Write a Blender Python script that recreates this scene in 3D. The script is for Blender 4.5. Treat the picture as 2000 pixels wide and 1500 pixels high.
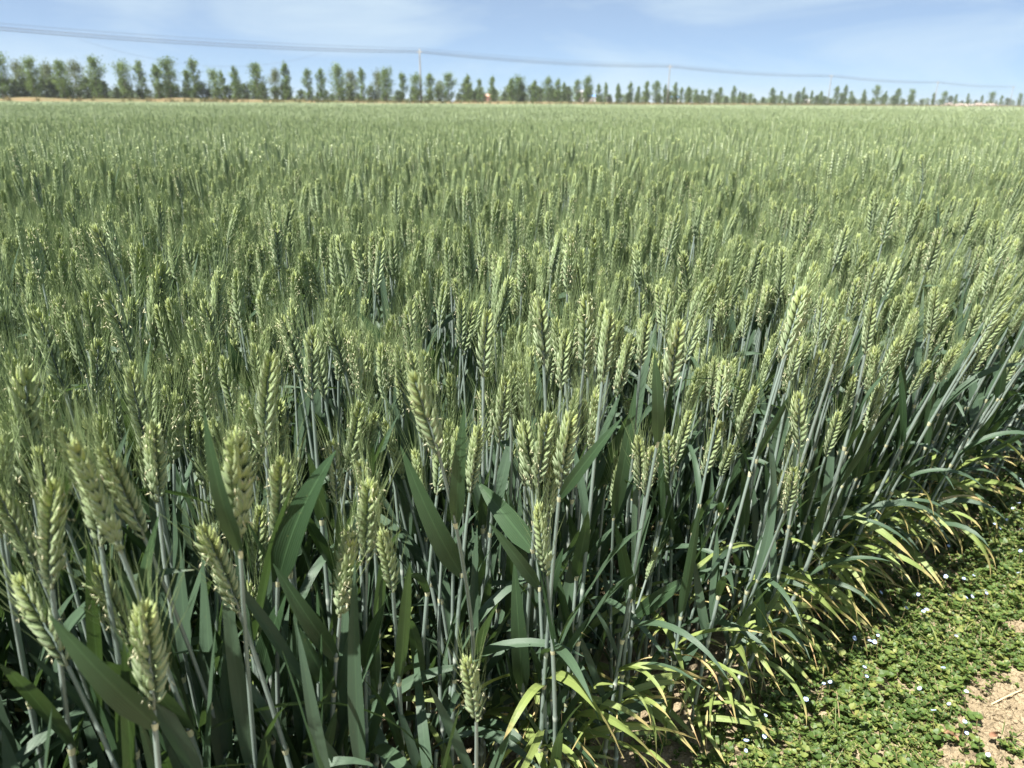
import bpy, math, random
import numpy as np
from mathutils import Vector, Matrix

# ------------------------------------------------------------------ camera, sky, sun, exposure
for o in list(bpy.data.objects):
    bpy.data.objects.remove(o)
SC = bpy.context.scene
COL = SC.collection
PI = math.pi
W, H, FPX = 2000.0, 1500.0, 1440.0            # photograph size and focal length in its pixels
CAM_H = 0.95
PITCH = math.radians(20.85)
ROLL = math.radians(0.36)
cam_m = Matrix.Rotation(PI / 2 - PITCH, 4, 'X') @ Matrix.Rotation(ROLL, 4, 'Z')
cam_m.translation = (0, 0, CAM_H)
cd = bpy.data.cameras.new('camera')
cam = bpy.data.objects.new('camera', cd)
COL.objects.link(cam)
cam.matrix_world = cam_m
cd.sensor_width = 36.0
cd.lens = 36.0 * FPX / W
cd.clip_start = 0.02
cd.clip_end = 6000
cd.dof.use_dof = True
cd.dof.focus_distance = 1.02
cd.dof.aperture_fstop = 7.6
SC.camera = cam

SUN_AZ, SUN_EL = math.radians(-126), math.radians(64)
sun_dir = Vector((math.sin(SUN_AZ) * math.cos(SUN_EL), math.cos(SUN_AZ) * math.cos(SUN_EL), math.sin(SUN_EL)))
world = bpy.data.worlds.new('World')
SC.world = world
world.use_nodes = True
wn, wl = world.node_tree.nodes, world.node_tree.links
wn.clear()
w_out = wn.new('ShaderNodeOutputWorld')
w_bg = wn.new('ShaderNodeBackground')
w_bg.inputs['Strength'].default_value = 0.050
sky = wn.new('ShaderNodeTexSky')
sky.sky_type = 'NISHITA'
sky.sun_disc = False
sky.sun_elevation = SUN_EL
sky.sun_rotation = SUN_AZ
sky.air_density = 0.4
sky.dust_density = 0.25
sky.ozone_density = 5.0
# thin high cloud: noise over the sky direction, stretched sideways
w_tc = wn.new('ShaderNodeTexCoord')
w_map = wn.new('ShaderNodeMapping')
w_map.inputs['Scale'].default_value = (1.3, 1.3, 5.5)
w_map.inputs['Location'].default_value = (0.35, 0.0, 0.12)
w_no = wn.new('ShaderNodeTexNoise')
w_no.inputs['Scale'].default_value = 2.3
w_no.inputs['Detail'].default_value = 7
w_no.inputs['Roughness'].default_value = 0.52
w_no.inputs['Distortion'].default_value = 0.5
w_ra = wn.new('ShaderNodeValToRGB')
w_ra.color_ramp.elements[0].position = 0.47
w_ra.color_ramp.elements[0].color = (0.36, 0.36, 0.36, 1)
w_ra.color_ramp.elements[1].position = 0.70
w_ra.color_ramp.elements[1].color = (0.78, 0.78, 0.78, 1)
w_mix = wn.new('ShaderNodeMixRGB')
w_mix.inputs['Color2'].default_value = (5.6, 6.3, 6.9, 1)
wl.new(w_tc.outputs['Generated'], w_map.inputs['Vector'])
wl.new(w_map.outputs['Vector'], w_no.inputs['Vector'])
wl.new(w_no.outputs['Fac'], w_ra.inputs['Fac'])
wl.new(w_ra.outputs['Color'], w_mix.inputs['Fac'])
wl.new(sky.outputs['Color'], w_mix.inputs['Color1'])
w_tint = wn.new('ShaderNodeMixRGB')
w_tint.blend_type = 'MULTIPLY'
w_tint.inputs['Fac'].default_value = 1.0
w_tint.inputs['Color2'].default_value = (0.94, 1.015, 1.03, 1)
wl.new(w_mix.outputs['Color'], w_tint.inputs['Color1'])
wl.new(w_tint.outputs['Color'], w_bg.inputs['Color'])
wl.new(w_bg.outputs['Background'], w_out.inputs['Surface'])

sd = bpy.data.lights.new('sun', 'SUN')
sd.energy = 5.0
sd.angle = math.radians(0.53)
sd.color = (1.0, 0.97, 0.92)
sun = bpy.data.objects.new('sun', sd)
COL.objects.link(sun)
sun.rotation_euler = (-sun_dir).to_track_quat('-Z', 'Y').to_euler()
sun.location = (0, 0, 30)
SC.view_settings.view_transform = 'Standard'
SC.view_settings.look = 'None'
SC.view_settings.exposure = 1.50
SC.view_settings.gamma = 1.0
SC.view_settings.use_curve_mapping = False
SC.render.engine = 'CYCLES'
SC.cycles.use_denoising = True
SC.cycles.max_bounces = 6
SC.cycles.diffuse_bounces = 3
SC.cycles.glossy_bounces = 2
SC.cycles.transmission_bounces = 3
SC.cycles.transparent_max_bounces = 4
SC.cycles.caustics_reflective = False
SC.cycles.caustics_refractive = False

# ------------------------------------------------------------------ pixel <-> place helpers
CAM3 = np.array(cam_m.to_3x3())
CAM_P = np.array((0, 0, CAM_H))


def ray(px, py):
    d = CAM3 @ np.array(((px - W / 2) / FPX, -(py - H / 2) / FPX, -1.0))
    return d


def on_z(px, py, z):
    d = ray(px, py)
    return CAM_P + d * ((z - CAM_H) / d[2])


def at_depth(px, py, dep):
    return CAM_P + ray(px, py) * dep


def at_y(px, py, y):
    d = ray(px, py)
    return CAM_P + d * (y / d[1])


def project(p):
    q = CAM3.T @ (np.asarray(p, float) - CAM_P)
    dep = -q[2]
    if dep < 1e-3:
        return None
    return (W / 2 + q[0] / dep * FPX, H / 2 - q[1] / dep * FPX, dep)


# ------------------------------------------------------------------ mesh parts: (V, F, M, C)
def part(v, f, m=0, c=None):
    v = np.asarray(v, float).reshape(-1, 3)
    f = np.asarray(f, int).reshape(-1, 3)
    m = np.full(len(f), m, int) if np.isscalar(m) else np.asarray(m, int)
    if c is None:
        c = np.zeros((len(v), 4))
    return (v, f, m, np.asarray(c, float))


def join(ps):
    vs, fs, ms, cs, n = [], [], [], [], 0
    for v, f, m, c in ps:
        vs.append(v); fs.append(f + n); ms.append(m); cs.append(c); n += len(v)
    return (np.vstack(vs), np.vstack(fs), np.concatenate(ms), np.vstack(cs))


def xf(p, R=None, t=None, s=1.0):
    v = p[0] * s
    if R is not None:
        v = v @ np.asarray(R).T
    if t is not None:
        v = v + np.asarray(t)
    return (v, p[1], p[2], p[3])


def recol(p, ch, val):
    c = p[3].copy(); c[:, ch] = val
    return (p[0], p[1], p[2], c)


def mesh(name, p, mats, smooth=True):
    v, f, m, c = p
    me = bpy.data.meshes.new(name)
    me.vertices.add(len(v)); me.vertices.foreach_set('co', v.astype(np.float32).ravel())
    me.loops.add(len(f) * 3); me.loops.foreach_set('vertex_index', f.astype(np.int32).ravel())
    me.polygons.add(len(f))
    me.polygons.foreach_set('loop_start', np.arange(0, len(f) * 3, 3, dtype=np.int32))
    me.polygons.foreach_set('material_index', m.astype(np.int32))
    me.polygons.foreach_set('use_smooth', np.full(len(f), smooth, dtype=bool))
    a = me.attributes.new('col', 'FLOAT_COLOR', 'POINT')
    a.data.foreach_set('color', c.astype(np.float32).ravel())
    for q in mats:
        me.materials.append(q)
    me.update()
    me.validate()
    return me


def link(name, me, parent=None, mw=None):
    o = bpy.data.objects.new(name, me)
    COL.objects.link(o)
    if parent is not None:
        o.parent = parent
    if mw is not None:
        o.matrix_local = mw
    return o


def empty(name, loc):
    o = bpy.data.objects.new(name, None)
    o.empty_display_size = 0.02
    COL.objects.link(o)
    o.location = loc
    return o


def tag(o, label=None, cat=None, group=None, kind=None):
    if label: o['label'] = label
    if cat: o['category'] = cat
    if group: o['group'] = group
    if kind: o['kind'] = kind
    return o


def rx(a): c, s = math.cos(a), math.sin(a); return np.array(((1, 0, 0), (0, c, -s), (0, s, c)))
def ry(a): c, s = math.cos(a), math.sin(a); return np.array(((c, 0, s), (0, 1, 0), (-s, 0, c)))
def rz(a): c, s = math.cos(a), math.sin(a); return np.array(((c, -s, 0), (s, c, 0), (0, 0, 1)))


def frame_z(d, roll=0.0):
    """rotation whose z axis is d"""
    d = np.asarray(d, float); d = d / np.linalg.norm(d)
    a = np.array((1.0, 0, 0)) if abs(d[0]) < 0.9 else np.array((0, 1.0, 0))
    y = np.cross(d, a); y /= np.linalg.norm(y)
    x = np.cross(y, d)
    return np.column_stack((x, y, d)) @ rz(roll)


def m4(R, t, s=1.0):
    m = np.eye(4); m[:3, :3] = np.asarray(R) * s; m[:3, 3] = t
    return Matrix(m.tolist())


def tube(path, rad, sides=6, mat=0, c=None, cap=False):
    path = np.asarray(path, float); n = len(path)
    rad = np.full(n, rad) if np.isscalar(rad) else np.asarray(rad, float)
    T = np.gradient(path, axis=0); T /= np.linalg.norm(T, axis=1)[:, None] + 1e-12
    ref = np.array((0.3, 0.9, 0.1)) if abs(T[0] @ np.array((0.3, 0.9, 0.1))) < 0.9 else np.array((1.0, 0, 0))
    A = np.cross(T, ref); A /= np.linalg.norm(A, axis=1)[:, None]
    B = np.cross(T, A)
    th = np.arange(sides) / sides * 2 * PI
    v = path[:, None, :] + rad[:, None, None] * (np.cos(th)[None, :, None] * A[:, None, :] + np.sin(th)[None, :, None] * B[:, None, :])
    v = v.reshape(-1, 3)
    f = []
    for i in range(n - 1):
        for k in range(sides):
            a = i * sides + k; b = i * sides + (k + 1) % sides
            f.append((a, b, b + sides)); f.append((a, b + sides, a + sides))
    if cap:
        for k in range(1, sides - 1):
            f.append(((n - 1) * sides, (n - 1) * sides + k, (n - 1) * sides + k + 1))
            f.append((0, k + 1, k))
    cc = np.zeros((n * sides, 4))
    cc[:, 0] = np.repeat(np.linspace(0, 1, n), sides)
    if c is not None:
        cc[:, 1:] = np.repeat(np.asarray(c, float).reshape(n, 3) if np.ndim(c) == 2 else np.tile(c, (n, 1)), sides, axis=0)
    return part(v, f, mat, cc)


def boxp(x0, x1, y0, y1, z0, z1, mat=0):
    v = [(x, y, z) for x in (x0, x1) for y in (y0, y1) for z in (z0, z1)]
    q = [(0, 1, 3, 2), (4, 6, 7, 5), (0, 4, 5, 1), (2, 3, 7, 6), (0, 2, 6, 4), (1, 5, 7, 3)]
    f = []
    for a, b, c, d in q:
        f += [(a, b, c), (a, c, d)]
    return part(v, f, mat)


# ------------------------------------------------------------------ materials
class NT:
    def __init__(s, name):
        s.m = bpy.data.materials.new(name); s.m.use_nodes = True
        s.t = s.m.node_tree; s.n = s.t.nodes; s.n.clear()
        s.out = s.n.new('ShaderNodeOutputMaterial')

    def add(s, typ, **kw):
        n = s.n.new(typ)
        for k, v in kw.items():
            if hasattr(n, k) and not k[0].isupper():
                setattr(n, k, v)
            else:
                n.inputs[k].default_value = v
        return n

    def ln(s, a, b): s.t.links.new(a, b)

    def sock(s, inp, v):
        if isinstance(v, bpy.types.NodeSocket): s.ln(v, inp)
        else: inp.default_value = v

    def mix(s, f, a, b, mode='MIX'):
        n = s.n.new('ShaderNodeMixRGB'); n.blend_type = mode
        s.sock(n.inputs[0], f)
        for i, v in ((1, a), (2, b)):
            s.sock(n.inputs[i], v if isinstance(v, bpy.types.NodeSocket) else (*v, 1))
        return n.outputs[0]

    def math(s, op, a, b=0.0, clamp=False):
        n = s.n.new('ShaderNodeMath'); n.operation = op; n.use_clamp = clamp
        s.sock(n.inputs[0], a); s.sock(n.inputs[1], b)
        return n.outputs[0]

    def ramp(s, v, stops):
        n = s.n.new('ShaderNodeValToRGB'); e = n.color_ramp.elements
        while len(e) < len(stops): e.new(0.5)
        for q, (p, c) in zip(e, stops):
            q.position = p; q.color = (*c, 1) if len(c) == 3 else c
        s.sock(n.inputs[0], v)
        return n.outputs[0]

    def attr(s):
        n = s.n.new('ShaderNodeAttribute'); n.attribute_name = 'col'
        q = s.n.new('ShaderNodeSeparateColor'); s.ln(n.outputs['Color'], q.inputs[0])
        return q.outputs[0], q.outputs[1], q.outputs[2], n.outputs['Alpha']

    def noise(s, scale, detail=3, coord=None, rough=0.5):
        n = s.add('ShaderNodeTexNoise'); n.inputs['Scale'].default_value = scale
        n.inputs['Detail'].default_value = detail; n.inputs['Roughness'].default_value = rough
        if coord is not None: s.ln(coord, n.inputs['Vector'])
        return n.outputs['Fac']

    def pos(s):
        return s.n.new('ShaderNodeNewGeometry').outputs['Position']

    def rnd(s):
        return s.n.new('ShaderNodeObjectInfo').outputs['Random']

    def finish(s, col, rough=0.5, spec=0.5, trans=None, tcol=None, bump=None, bstr=0.3, bdist=0.01, sheen=0.0):
        b = s.n.new('ShaderNodeBsdfPrincipled')
        s.sock(b.inputs['Base Color'], col if isinstance(col, bpy.types.NodeSocket) else (*col, 1))
        s.sock(b.inputs['Roughness'], rough)
        b.inputs['Specular IOR Level'].default_value = spec
        if bump is not None:
            n = s.n.new('ShaderNodeBump'); n.inputs['Strength'].default_value = bstr
            n.inputs['Distance'].default_value = bdist
            s.ln(bump, n.inputs['Height']); s.ln(n.outputs[0], b.inputs['Normal'])
        sh = b.outputs[0]
        if trans:
            t = s.n.new('ShaderNodeBsdfTranslucent')
            s.sock(t.inputs['Color'], tcol if tcol is not None else col)
            m = s.n.new('ShaderNodeMixShader'); m.inputs[0].default_value = trans
            s.ln(sh, m.inputs[1]); s.ln(t.outputs[0], m.inputs[2]); sh = m.outputs[0]
        s.ln(sh, s.out.inputs['Surface'])
        return s.m


def mat_leaf(name, ca, cb, under, tip, tip_at, trans=0.30):
    s = NT(name)
    al, rn, ac, _ = s.attr()
    r2 = s.math('FRACT', s.math('ADD', s.rnd(), rn))
    base = s.mix(r2, ca, cb)
    n = s.noise(60, 3, s.pos())
    base = s.mix(s.math('MULTIPLY', n, 0.35), base, tuple(x * 0.6 for x in ca))
    # veins along the blade
    st = s.math('SINE', s.math('MULTIPLY', ac, 75.0))
    base = s.mix(s.math('MULTIPLY', s.math('ADD', st, 1.0), 0.10), base, tuple(min(1, x * 1.9) for x in cb))
    mid = s.math('LESS_THAN', s.math('ABSOLUTE', s.math('SUBTRACT', ac, 0.5)), 0.035)
    base = s.mix(s.math('MULTIPLY', mid, 0.35), base, tuple(min(1, x * 2.0) for x in cb))
    bf = s.n.new('ShaderNodeNewGeometry').outputs['Backfacing']
    base = s.mix(s.math('MULTIPLY', bf, 0.55), base, under)
    # dry tip, uneven
    sp = s.ramp(s.noise(140, 4, s.pos(), 0.7), [(0.66, (0, 0, 0)), (0.74, (1, 1, 1))])
    base = s.mix(s.math('MULTIPLY', sp, 0.45), base, (0.22, 0.20, 0.08))
    tp = s.math('ADD', s.math('SUBTRACT', al, tip_at), s.math('MULTIPLY', s.math('SUBTRACT', s.noise(45, 3, s.pos()), 0.5), 0.30))
    tp = s.math('MULTIPLY', tp, 9.0, clamp=True)
    base = s.mix(tp, base, tip)
    tcol = s.mix(0.6, base, (0.20, 0.30, 0.04), 'ADD') if False else s.mix(0.45, base, (0.13, 0.22, 0.03))
    return s.finish(base, 0.46, 0.45, trans, tcol, bump=st, bstr=0.22, bdist=0.0004)


M_LEAF = mat_leaf('wheat_leaf', (0.024, 0.053, 0.024), (0.056, 0.103, 0.046), (0.088, 0.135, 0.090), (0.34, 0.31, 0.11), 0.99)
M_LEAFY = mat_leaf('yellowing_wheat_leaf', (0.15, 0.22, 0.050), (0.27, 0.33, 0.085), (0.24, 0.30, 0.10), (0.48, 0.40, 0.17), 0.74, 0.30)
M_STRAW = mat_leaf('dry_wheat_leaf', (0.42, 0.32, 0.14), (0.56, 0.44, 0.20), (0.50, 0.40, 0.20), (0.45, 0.30, 0.14), 0.7, 0.2)


def mat_stem():
    s = NT('wheat_stem')
    al, rn, nd, _ = s.attr()
    r2 = s.math('FRACT', s.math('ADD', s.rnd(), rn))
    b = s.mix(r2, (0.185, 0.235, 0.205), (0.255, 0.300, 0.272))
    n = s.noise(90, 2, s.pos())
    b = s.mix(s.math('MULTIPLY', n, 0.35), b, (0.10, 0.17, 0.10))
    b = s.mix(s.math('MULTIPLY', s.math('SUBTRACT', 0.22, al), 3.0, clamp=True), b, (0.25, 0.24, 0.11))
    b = s.mix(nd, b, (0.56, 0.60, 0.52))
    return s.finish(b, 0.46, 0.45)


def mat_ear():
    s = NT('wheat_ear')
    t, rn, sl, k = s.attr()
    r2 = s.math('FRACT', s.math('ADD', s.rnd(), rn))
    b = s.ramp(t, [(0.0, (0.272, 0.350, 0.210)), (0.45, (0.268, 0.352, 0.148)), (0.80, (0.32, 0.39, 0.102)), (1.0, (0.45, 0.49, 0.070))])
    b = s.mix(s.math('MULTIPLY', r2, 0.65), b, (0.128, 0.205, 0.085))
    # each glume is pale at its foot and margin, greener on its back
    b = s.mix(s.math('MULTIPLY', k, 0.72), b, (0.64, 0.68, 0.49))
    b = s.mix(s.math('MULTIPLY', s.math('SUBTRACT', 0.30, sl), 1.2, clamp=True), b, (0.40, 0.45, 0.26))
    n = s.noise(700, 2, s.pos())
    b = s.mix(s.math('MULTIPLY', n, 0.35), b, (0.15, 0.23, 0.08))
    # fine nerves along each husk
    b = s.mix(s.math('MULTIPLY', s.math('SINE', s.math('MULTIPLY', k, 26.0), 0.0), 0.14), b, (0.12, 0.19, 0.06))
    return s.finish(b, 0.44, 0.45, 0.14, s.mix(0.5, b, (0.36, 0.44, 0.08)))


def simple(name, ca, cb, scale=8, rough=0.6, spec=0.4, trans=None, tcol=None, bstr=0, bdist=0.01):
    s = NT(name)
    n = s.noise(scale, 4, s.pos())
    c = s.mix(s.ramp(n, [(0.3, (0, 0, 0)), (0.7, (1, 1, 1))]), ca, cb)
    return s.finish(c, rough, spec, trans, tcol, bump=n if bstr else None, bstr=bstr, bdist=bdist)


M_STEM = mat_stem()
M_EAR = mat_ear()
M_COLLAR = simple('leaf_collar', (0.50, 0.52, 0.33), (0.62, 0.60, 0.40), 200, 0.5)
M_AWN = simple('wheat_awn', (0.19, 0.275, 0.11), (0.30, 0.37, 0.17), 40, 0.45, 0.5, 0.25)
M_ANTHER = simple('wheat_anther', (0.66, 0.64, 0.42), (0.74, 0.70, 0.46), 300, 0.6, 0.3, 0.2)
M_WHEAT = [M_STEM, M_LEAF, M_EAR, M_AWN, M_ANTHER, M_COLLAR, M_LEAFY, M_STRAW]
STEM, LEAF, EAR, AWN, ANTH, COLLAR, LEAFY, STRAW = range(8)

rng = np.random.default_rng(11)
U = lambda a, b: float(rng.uniform(a, b))
N = lambda m, s: float(rng.normal(m, s))

# ------------------------------------------------------------------ field geometry
E0 = np.array((0.215, 0.835)); ED = np.array((0.752, 0.659)); ED /= np.linalg.norm(ED)
EN = np.array((-ED[1], ED[0]))               # into the field


def s_in(x, y):
    a = (x - E0[0]) * ED[0] + (y - E0[1]) * ED[1]
    return (x - E0[0]) * EN[0] + (y - E0[1]) * EN[1] + 0.022 * np.sin(a * 9.1) + 0.018 * np.sin(a * 23.0 + 1.0)


# far line of poles and trees: X = LA + LB * Y
P1 = at_y(823, 195, 146.0); P5 = at_y(1972, 200, 375.0)
LB = (P5[0] - P1[0]) / (P5[1] - P1[1]); LA = P1[0] - LB * P1[1]
LN = np.array((-1.0, LB)) / math.hypot(1, LB)     # away from the camera side
LDIR = np.array((LB, 1.0)) / math.hypot(1, LB)


def line_pt(px, off=0.0):
    """ground point where the pixel column meets the pole line shifted off metres beyond"""
    d = ray(px, 203.0)
    la = LA - off * math.hypot(1, LB) * 1.0
    # X = la + LB*Y with X = k*Y
    k = d[0] / d[1]
    y = la / (k - LB)
    return np.array((k * y, y, 0.0))


def far_in(x, y):
    """metres on the near side of the pole line"""
    return -((x - (LA + LB * y)) * LN[0] + 0 * y)


# ------------------------------------------------------------------ wheat pieces
def lemma(L, w, tk, sides=5, curve=0.0, mat=EAR, col=(0.5, 0.5)):
    ss = np.array((0.0, 0.16, 0.42, 0.72, 1.0)); pr = np.array((0.34, 0.90, 1.0, 0.58, 0.05))
    th = np.arange(sides) / sides * 2 * PI
    v, c = [], []
    for q, r in zip(ss, pr):
        for a in th:
            v.append((tk * r * math.cos(a) + curve * q * q * L, w * r * math.sin(a), q * L))
            c.append((col[0], col[1], q, abs(math.sin(a)) ** 2 * (0.5 + 0.5 * q)))
    f = []
    for i in range(4):
        for k in range(sides):
            a = i * sides + k; b = i * sides + (k + 1) % sides
            f.append((a, b, b + sides)); f.append((a, b + sides, a + sides))
    return part(v, f, mat, c)


def awn(base, d, L, r=0.00027, bend=0.0):
    d = np.asarray(d, float); d /= np.linalg.norm(d)
    side = np.cross(d, (0.2, 0.7, 0.1)); side /= np.linalg.norm(side)
    pts = [base, base + d * L * 0.5 + side * bend * L * 0.1, base + d * L + side * bend * L * 0.35]
    return tube(pts, [r, r * 0.75, r * 0.15], 3, AWN)


def make_spikelet(level, rg):
    t = (level + 0.5) / 5
    ps = []
    g = rg.uniform
    for sy in (-1, 1):
        rn = g(0, 1)
        # outer glume, then the floret above it with its awn
        gl = lemma(0.0108 * g(0.95, 1.08), 0.0022, 0.0017, 5, -0.10, EAR, (t, rn))
        ps.append(xf(gl, rx(-sy * math.radians(22 + g(-3, 3))) @ ry(math.radians(6)), (0.0004, sy * 0.0013, 0)))
        fl = lemma(0.0136 * g(0.95, 1.08), 0.0024, 0.0019, 5, -0.14, EAR, (t, (rn + 0.3) % 1))
        R = rx(-sy * math.radians(12 + g(-3, 3))) @ ry(math.radians(g(-4, 4)))
        ps.append(xf(fl, R, (0.0002, sy * 0.0008, 0.0022)))
        tip = R @ np.array((-0.0017, 0, 0.0122)) + np.array((0.0002, sy * 0.0008, 0.0022))
        d = R @ np.array((g(-0.42, -0.18), g(-0.10, 0.10), 1.0))
        ps.append(recol(awn(tip, d, g(0.032, 0.056) * (0.8 + 0.3 * t), bend=g(-0.4, 0.4)), 1, g(0, 1)))
    if g(0, 1) < 0.7:
        ps.append(xf(lemma(0.0105, 0.0019, 0.0015, 5, -0.05, EAR, (t, g(0, 1))), ry(math.radians(g(-6, 6))), (0, 0, 0.0050)))
    return join(ps)


rg = np.random.default_rng(5)
SPK = [[make_spikelet(l, rg) for _ in range(3)] for l in range(5)]
SPK_ME = [[mesh('spikelet', p, M_WHEAT) for p in row] for row in SPK]


def make_anther():
    v = [(0, 0, 0), (0.00034, 0, -0.0018), (-0.0002, 0.0003, -0.0018), (-0.0002, -0.0003, -0.0018), (0.0003, 0, -0.0042)]
    f = [(0, 1, 2), (0, 2, 3), (0, 3, 1), (4, 2, 1), (4, 3, 2), (4, 1, 3)]
    return part(v, f, ANTH)


ANTHER = make_anther()


class Ear:
    """an ear along local z: list of spikelets (R, t, s, level, var), rachis part, anther part"""

    def __init__(s, rg, L, anthers=0.0, n=None, bend=0.0, curl=None):
        g = rg.uniform
        n = n or int(round(L / 0.0043))
        b = bend
        axis = lambda q: np.array((0.35 * b * L * q * q, 0.20 * b * L * q * q * math.sin(7 * b), L * q))
        tan = lambda q: math.atan(0.7 * b * q)
        s.sp = []
        fat = g(0.90, 1.06)
        for i in range(n):
            q = (i + 0.3) / n
            side = 1 if i % 2 else -1
            sc = fat * (0.55 + 0.62 * min(1, q / 0.22)) * (1.0 if q < 0.7 else 1.0 - 0.33 * (q - 0.7) / 0.3)
            R = ry(tan(q)) @ rz(0 if side > 0 else PI) @ ry(math.radians(29 + g(-6, 6) - 7 * q)) @ rz(g(-0.2, 0.2))
            p = axis(q * 0.90) + np.array((side * 0.0010, 0, 0))
            s.sp.append((R, p, sc * g(0.90, 1.08), min(4, int(q * 5)), int(rg.integers(3))))
        s.sp.append((ry(tan(1)) @ rz(PI / 2), axis(0.90), fat * 0.72, 4, int(rg.integers(3))))
        pts = [axis(q) for q in np.linspace(-0.02, 0.90, 9)]
        for i, p in enumerate(pts): p[0] += 0.0006 * (1 if i % 2 else -1)
        s.rachis = tube(pts, np.linspace(0.0013, 0.0006, 9), 5, STEM)
        an = []
        for _ in range(int(anthers * n * 2.8)):
            R, p, sc, l, v = s.sp[int(rg.integers(2, n))]
            loc = p + R @ (np.array((g(-0.0002, 0.0042), g(-0.0058, 0.0058), g(0.004, 0.0125))) * sc)
            an.append(xf(ANTHER, rz(g(0, 6.28)) @ rx(g(-1.5, 1.5)) @ rz(g(0, 6.28)), loc, g(0.9, 1.6)))
        s.anth = join(an) if an else None

    def joined(s):
        ps = [s.rachis] + [xf(SPK[l][v], R, p, sc) for R, p, sc, l, v in s.sp]
        if s.anth is not None: ps.append(s.anth)
        return join(ps)


def leaf_part(L, w, th0, th1, twist=0.0, fold=0.25, mat=LEAF, n=9, wave=0.0, rn=0.5, curve=1.0, side=0.0):
    """blade from the origin heading +x, standing up; th = angle from vertical at foot and tip"""
    ss = np.linspace(0, 1, n + 1)
    pts = [np.zeros(3)]
    for i in range(n):
        q = (ss[i] + ss[i + 1]) / 2
        a = th0 + (th1 - th0) * q ** curve
        d = np.array((math.sin(a), side * q, math.cos(a))); d /= np.linalg.norm(d)
        pts.append(pts[-1] + d * L / n)
    pts = np.array(pts)
    T = np.gradient(pts, axis=0); T /= np.linalg.norm(T, axis=1)[:, None]
    v, c = [], []
    for i, q in enumerate(ss):
        wd = w * (0.55 + 0.45 * min(1, q / 0.18)) * max(0.02, (1 - q ** 2.6)) ** 0.85
        y = np.array((0, 1.0, 0)); nrm = np.cross(T[i], y); nrm /= np.linalg.norm(nrm); y = np.cross(nrm, T[i])
        a = twist * q
        yy = y * math.cos(a) + nrm * math.sin(a); nn = -y * math.sin(a) + nrm * math.cos(a)
        fo = fold * (1 - 0.75 * q)
        for k, u in enumerate((-0.5, -0.22, 0.0, 0.22, 0.5)):
            v.append(pts[i] + yy * u * wd * math.cos(fo) - nn * abs(u) * wd * math.sin(fo) * -1 + nn * wave * w * math.sin(q * 17 + u * 4) * abs(u))
            c.append((q, rn, u + 0.5, 0))
    f = []
    for i in range(n):
        for k in range(4):
            a = i * 5 + k
            f.append((a, a + 1, a + 6)); f.append((a, a + 6, a + 5))
    return part(v, f, mat, c)


def bez(p0, p1, p2, u):
    u = np.asarray(u)[:, None]
    return (1 - u) ** 2 * p0 + 2 * u * (1 - u) * p1 + u * u * p2


def stem_part(p0, p1, p2, attach, rscale=1.0, rn=0.5):
    """sheathed culm from root p0 to ear foot p2 with nodes and pale collars where leaves leave it"""
    top = max(attach) if len(attach) else 0.6
    us = list(np.linspace(0, 1, 11))
    nodes = [u for u in (0.10, 0.30, 0.56) if u < top]
    for u in nodes: us += [u - 0.010, u - 0.004, u + 0.004, u + 0.010]
    for a in attach: us += [a - 0.002, a + 0.002]
    us = np.array(sorted(set(np.clip(us, 0, 1))))
    P = bez(p0, p1, p2, us)
    r = np.interp(us, [0, 0.25, 0.5, 0.75, 1], [0.0031, 0.0031, 0.0029, 0.0026, 0.0021])
    for a in attach: r = r * np.where(us > a, 0.90, 1.0)
    nd = np.zeros(len(us))
    for u in nodes:
        w = np.clip(1 - np.abs(us - u) / 0.009, 0, 1)
        r = r * (1 + 0.30 * w); nd = np.maximum(nd, w)
    c = np.zeros((len(us), 3)); c[:, 0] = rn; c[:, 1] = nd
    ps = [tube(P, r * rscale, 7, STEM, c)]
    ps[0][3][:, 0] = np.repeat(us, 7)
    for a in attach:
        uu = np.array((a - 0.006, a, a + 0.007))
        rr = np.interp(a, us, r) * rscale
        ps.append(tube(bez(p0, p1, p2, uu), [rr * 1.08, rr * 1.32, rr * 1.42], 8, COLLAR))
    return join(ps)


# leaf banks shared by all plants
def bank(k, fn): return [fn() for _ in range(k)]


ERECT = bank(14, lambda: leaf_part(U(0.13, 0.21), U(0.013, 0.020), math.radians(U(7, 24)), math.radians(U(12, 48)), U(-1.2, 1.2), U(0.15, 0.5), LEAF, 9, U(0, 0.06), U(0, 1), U(1, 2.2), U(-0.2, 0.2)))
BENT = bank(10, lambda: leaf_part(U(0.15, 0.24), U(0.011, 0.016), math.radians(U(18, 38)), math.radians(U(85, 150)), U(-1.5, 1.5), U(0.15, 0.45), LEAF, 11, U(0, 0.08), U(0, 1), U(0.9, 1.8), U(-0.3, 0.3)))
ARCHY = bank(14, lambda: leaf_part(U(0.12, 0.24), U(0.0085, 0.0145), math.radians(U(15, 65)), math.radians(U(95, 178)), U(-2.6, 2.6), U(0.1, 0.4), LEAFY, 11, U(0, 0.10), U(0, 1), U(0.7, 1.4), U(-0.5, 0.5)))
DRY = bank(10, lambda: leaf_part(U(0.09, 0.18), U(0.004, 0.008), math.radians(U(30, 70)), math.radians(U(110, 178)), U(-4, 4), U(0.3, 0.9), STRAW, 10, U(0.05, 0.2), U(0, 1), U(0.7, 1.3), U(-0.6, 0.6)))
BANKS = {'erect': ERECT, 'bent': BENT, 'archy': ARCHY, 'dry': DRY}
BANK_ME = {k: [mesh('leaf', p, M_WHEAT) for p in v] for k, v in BANKS.items()}

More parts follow.
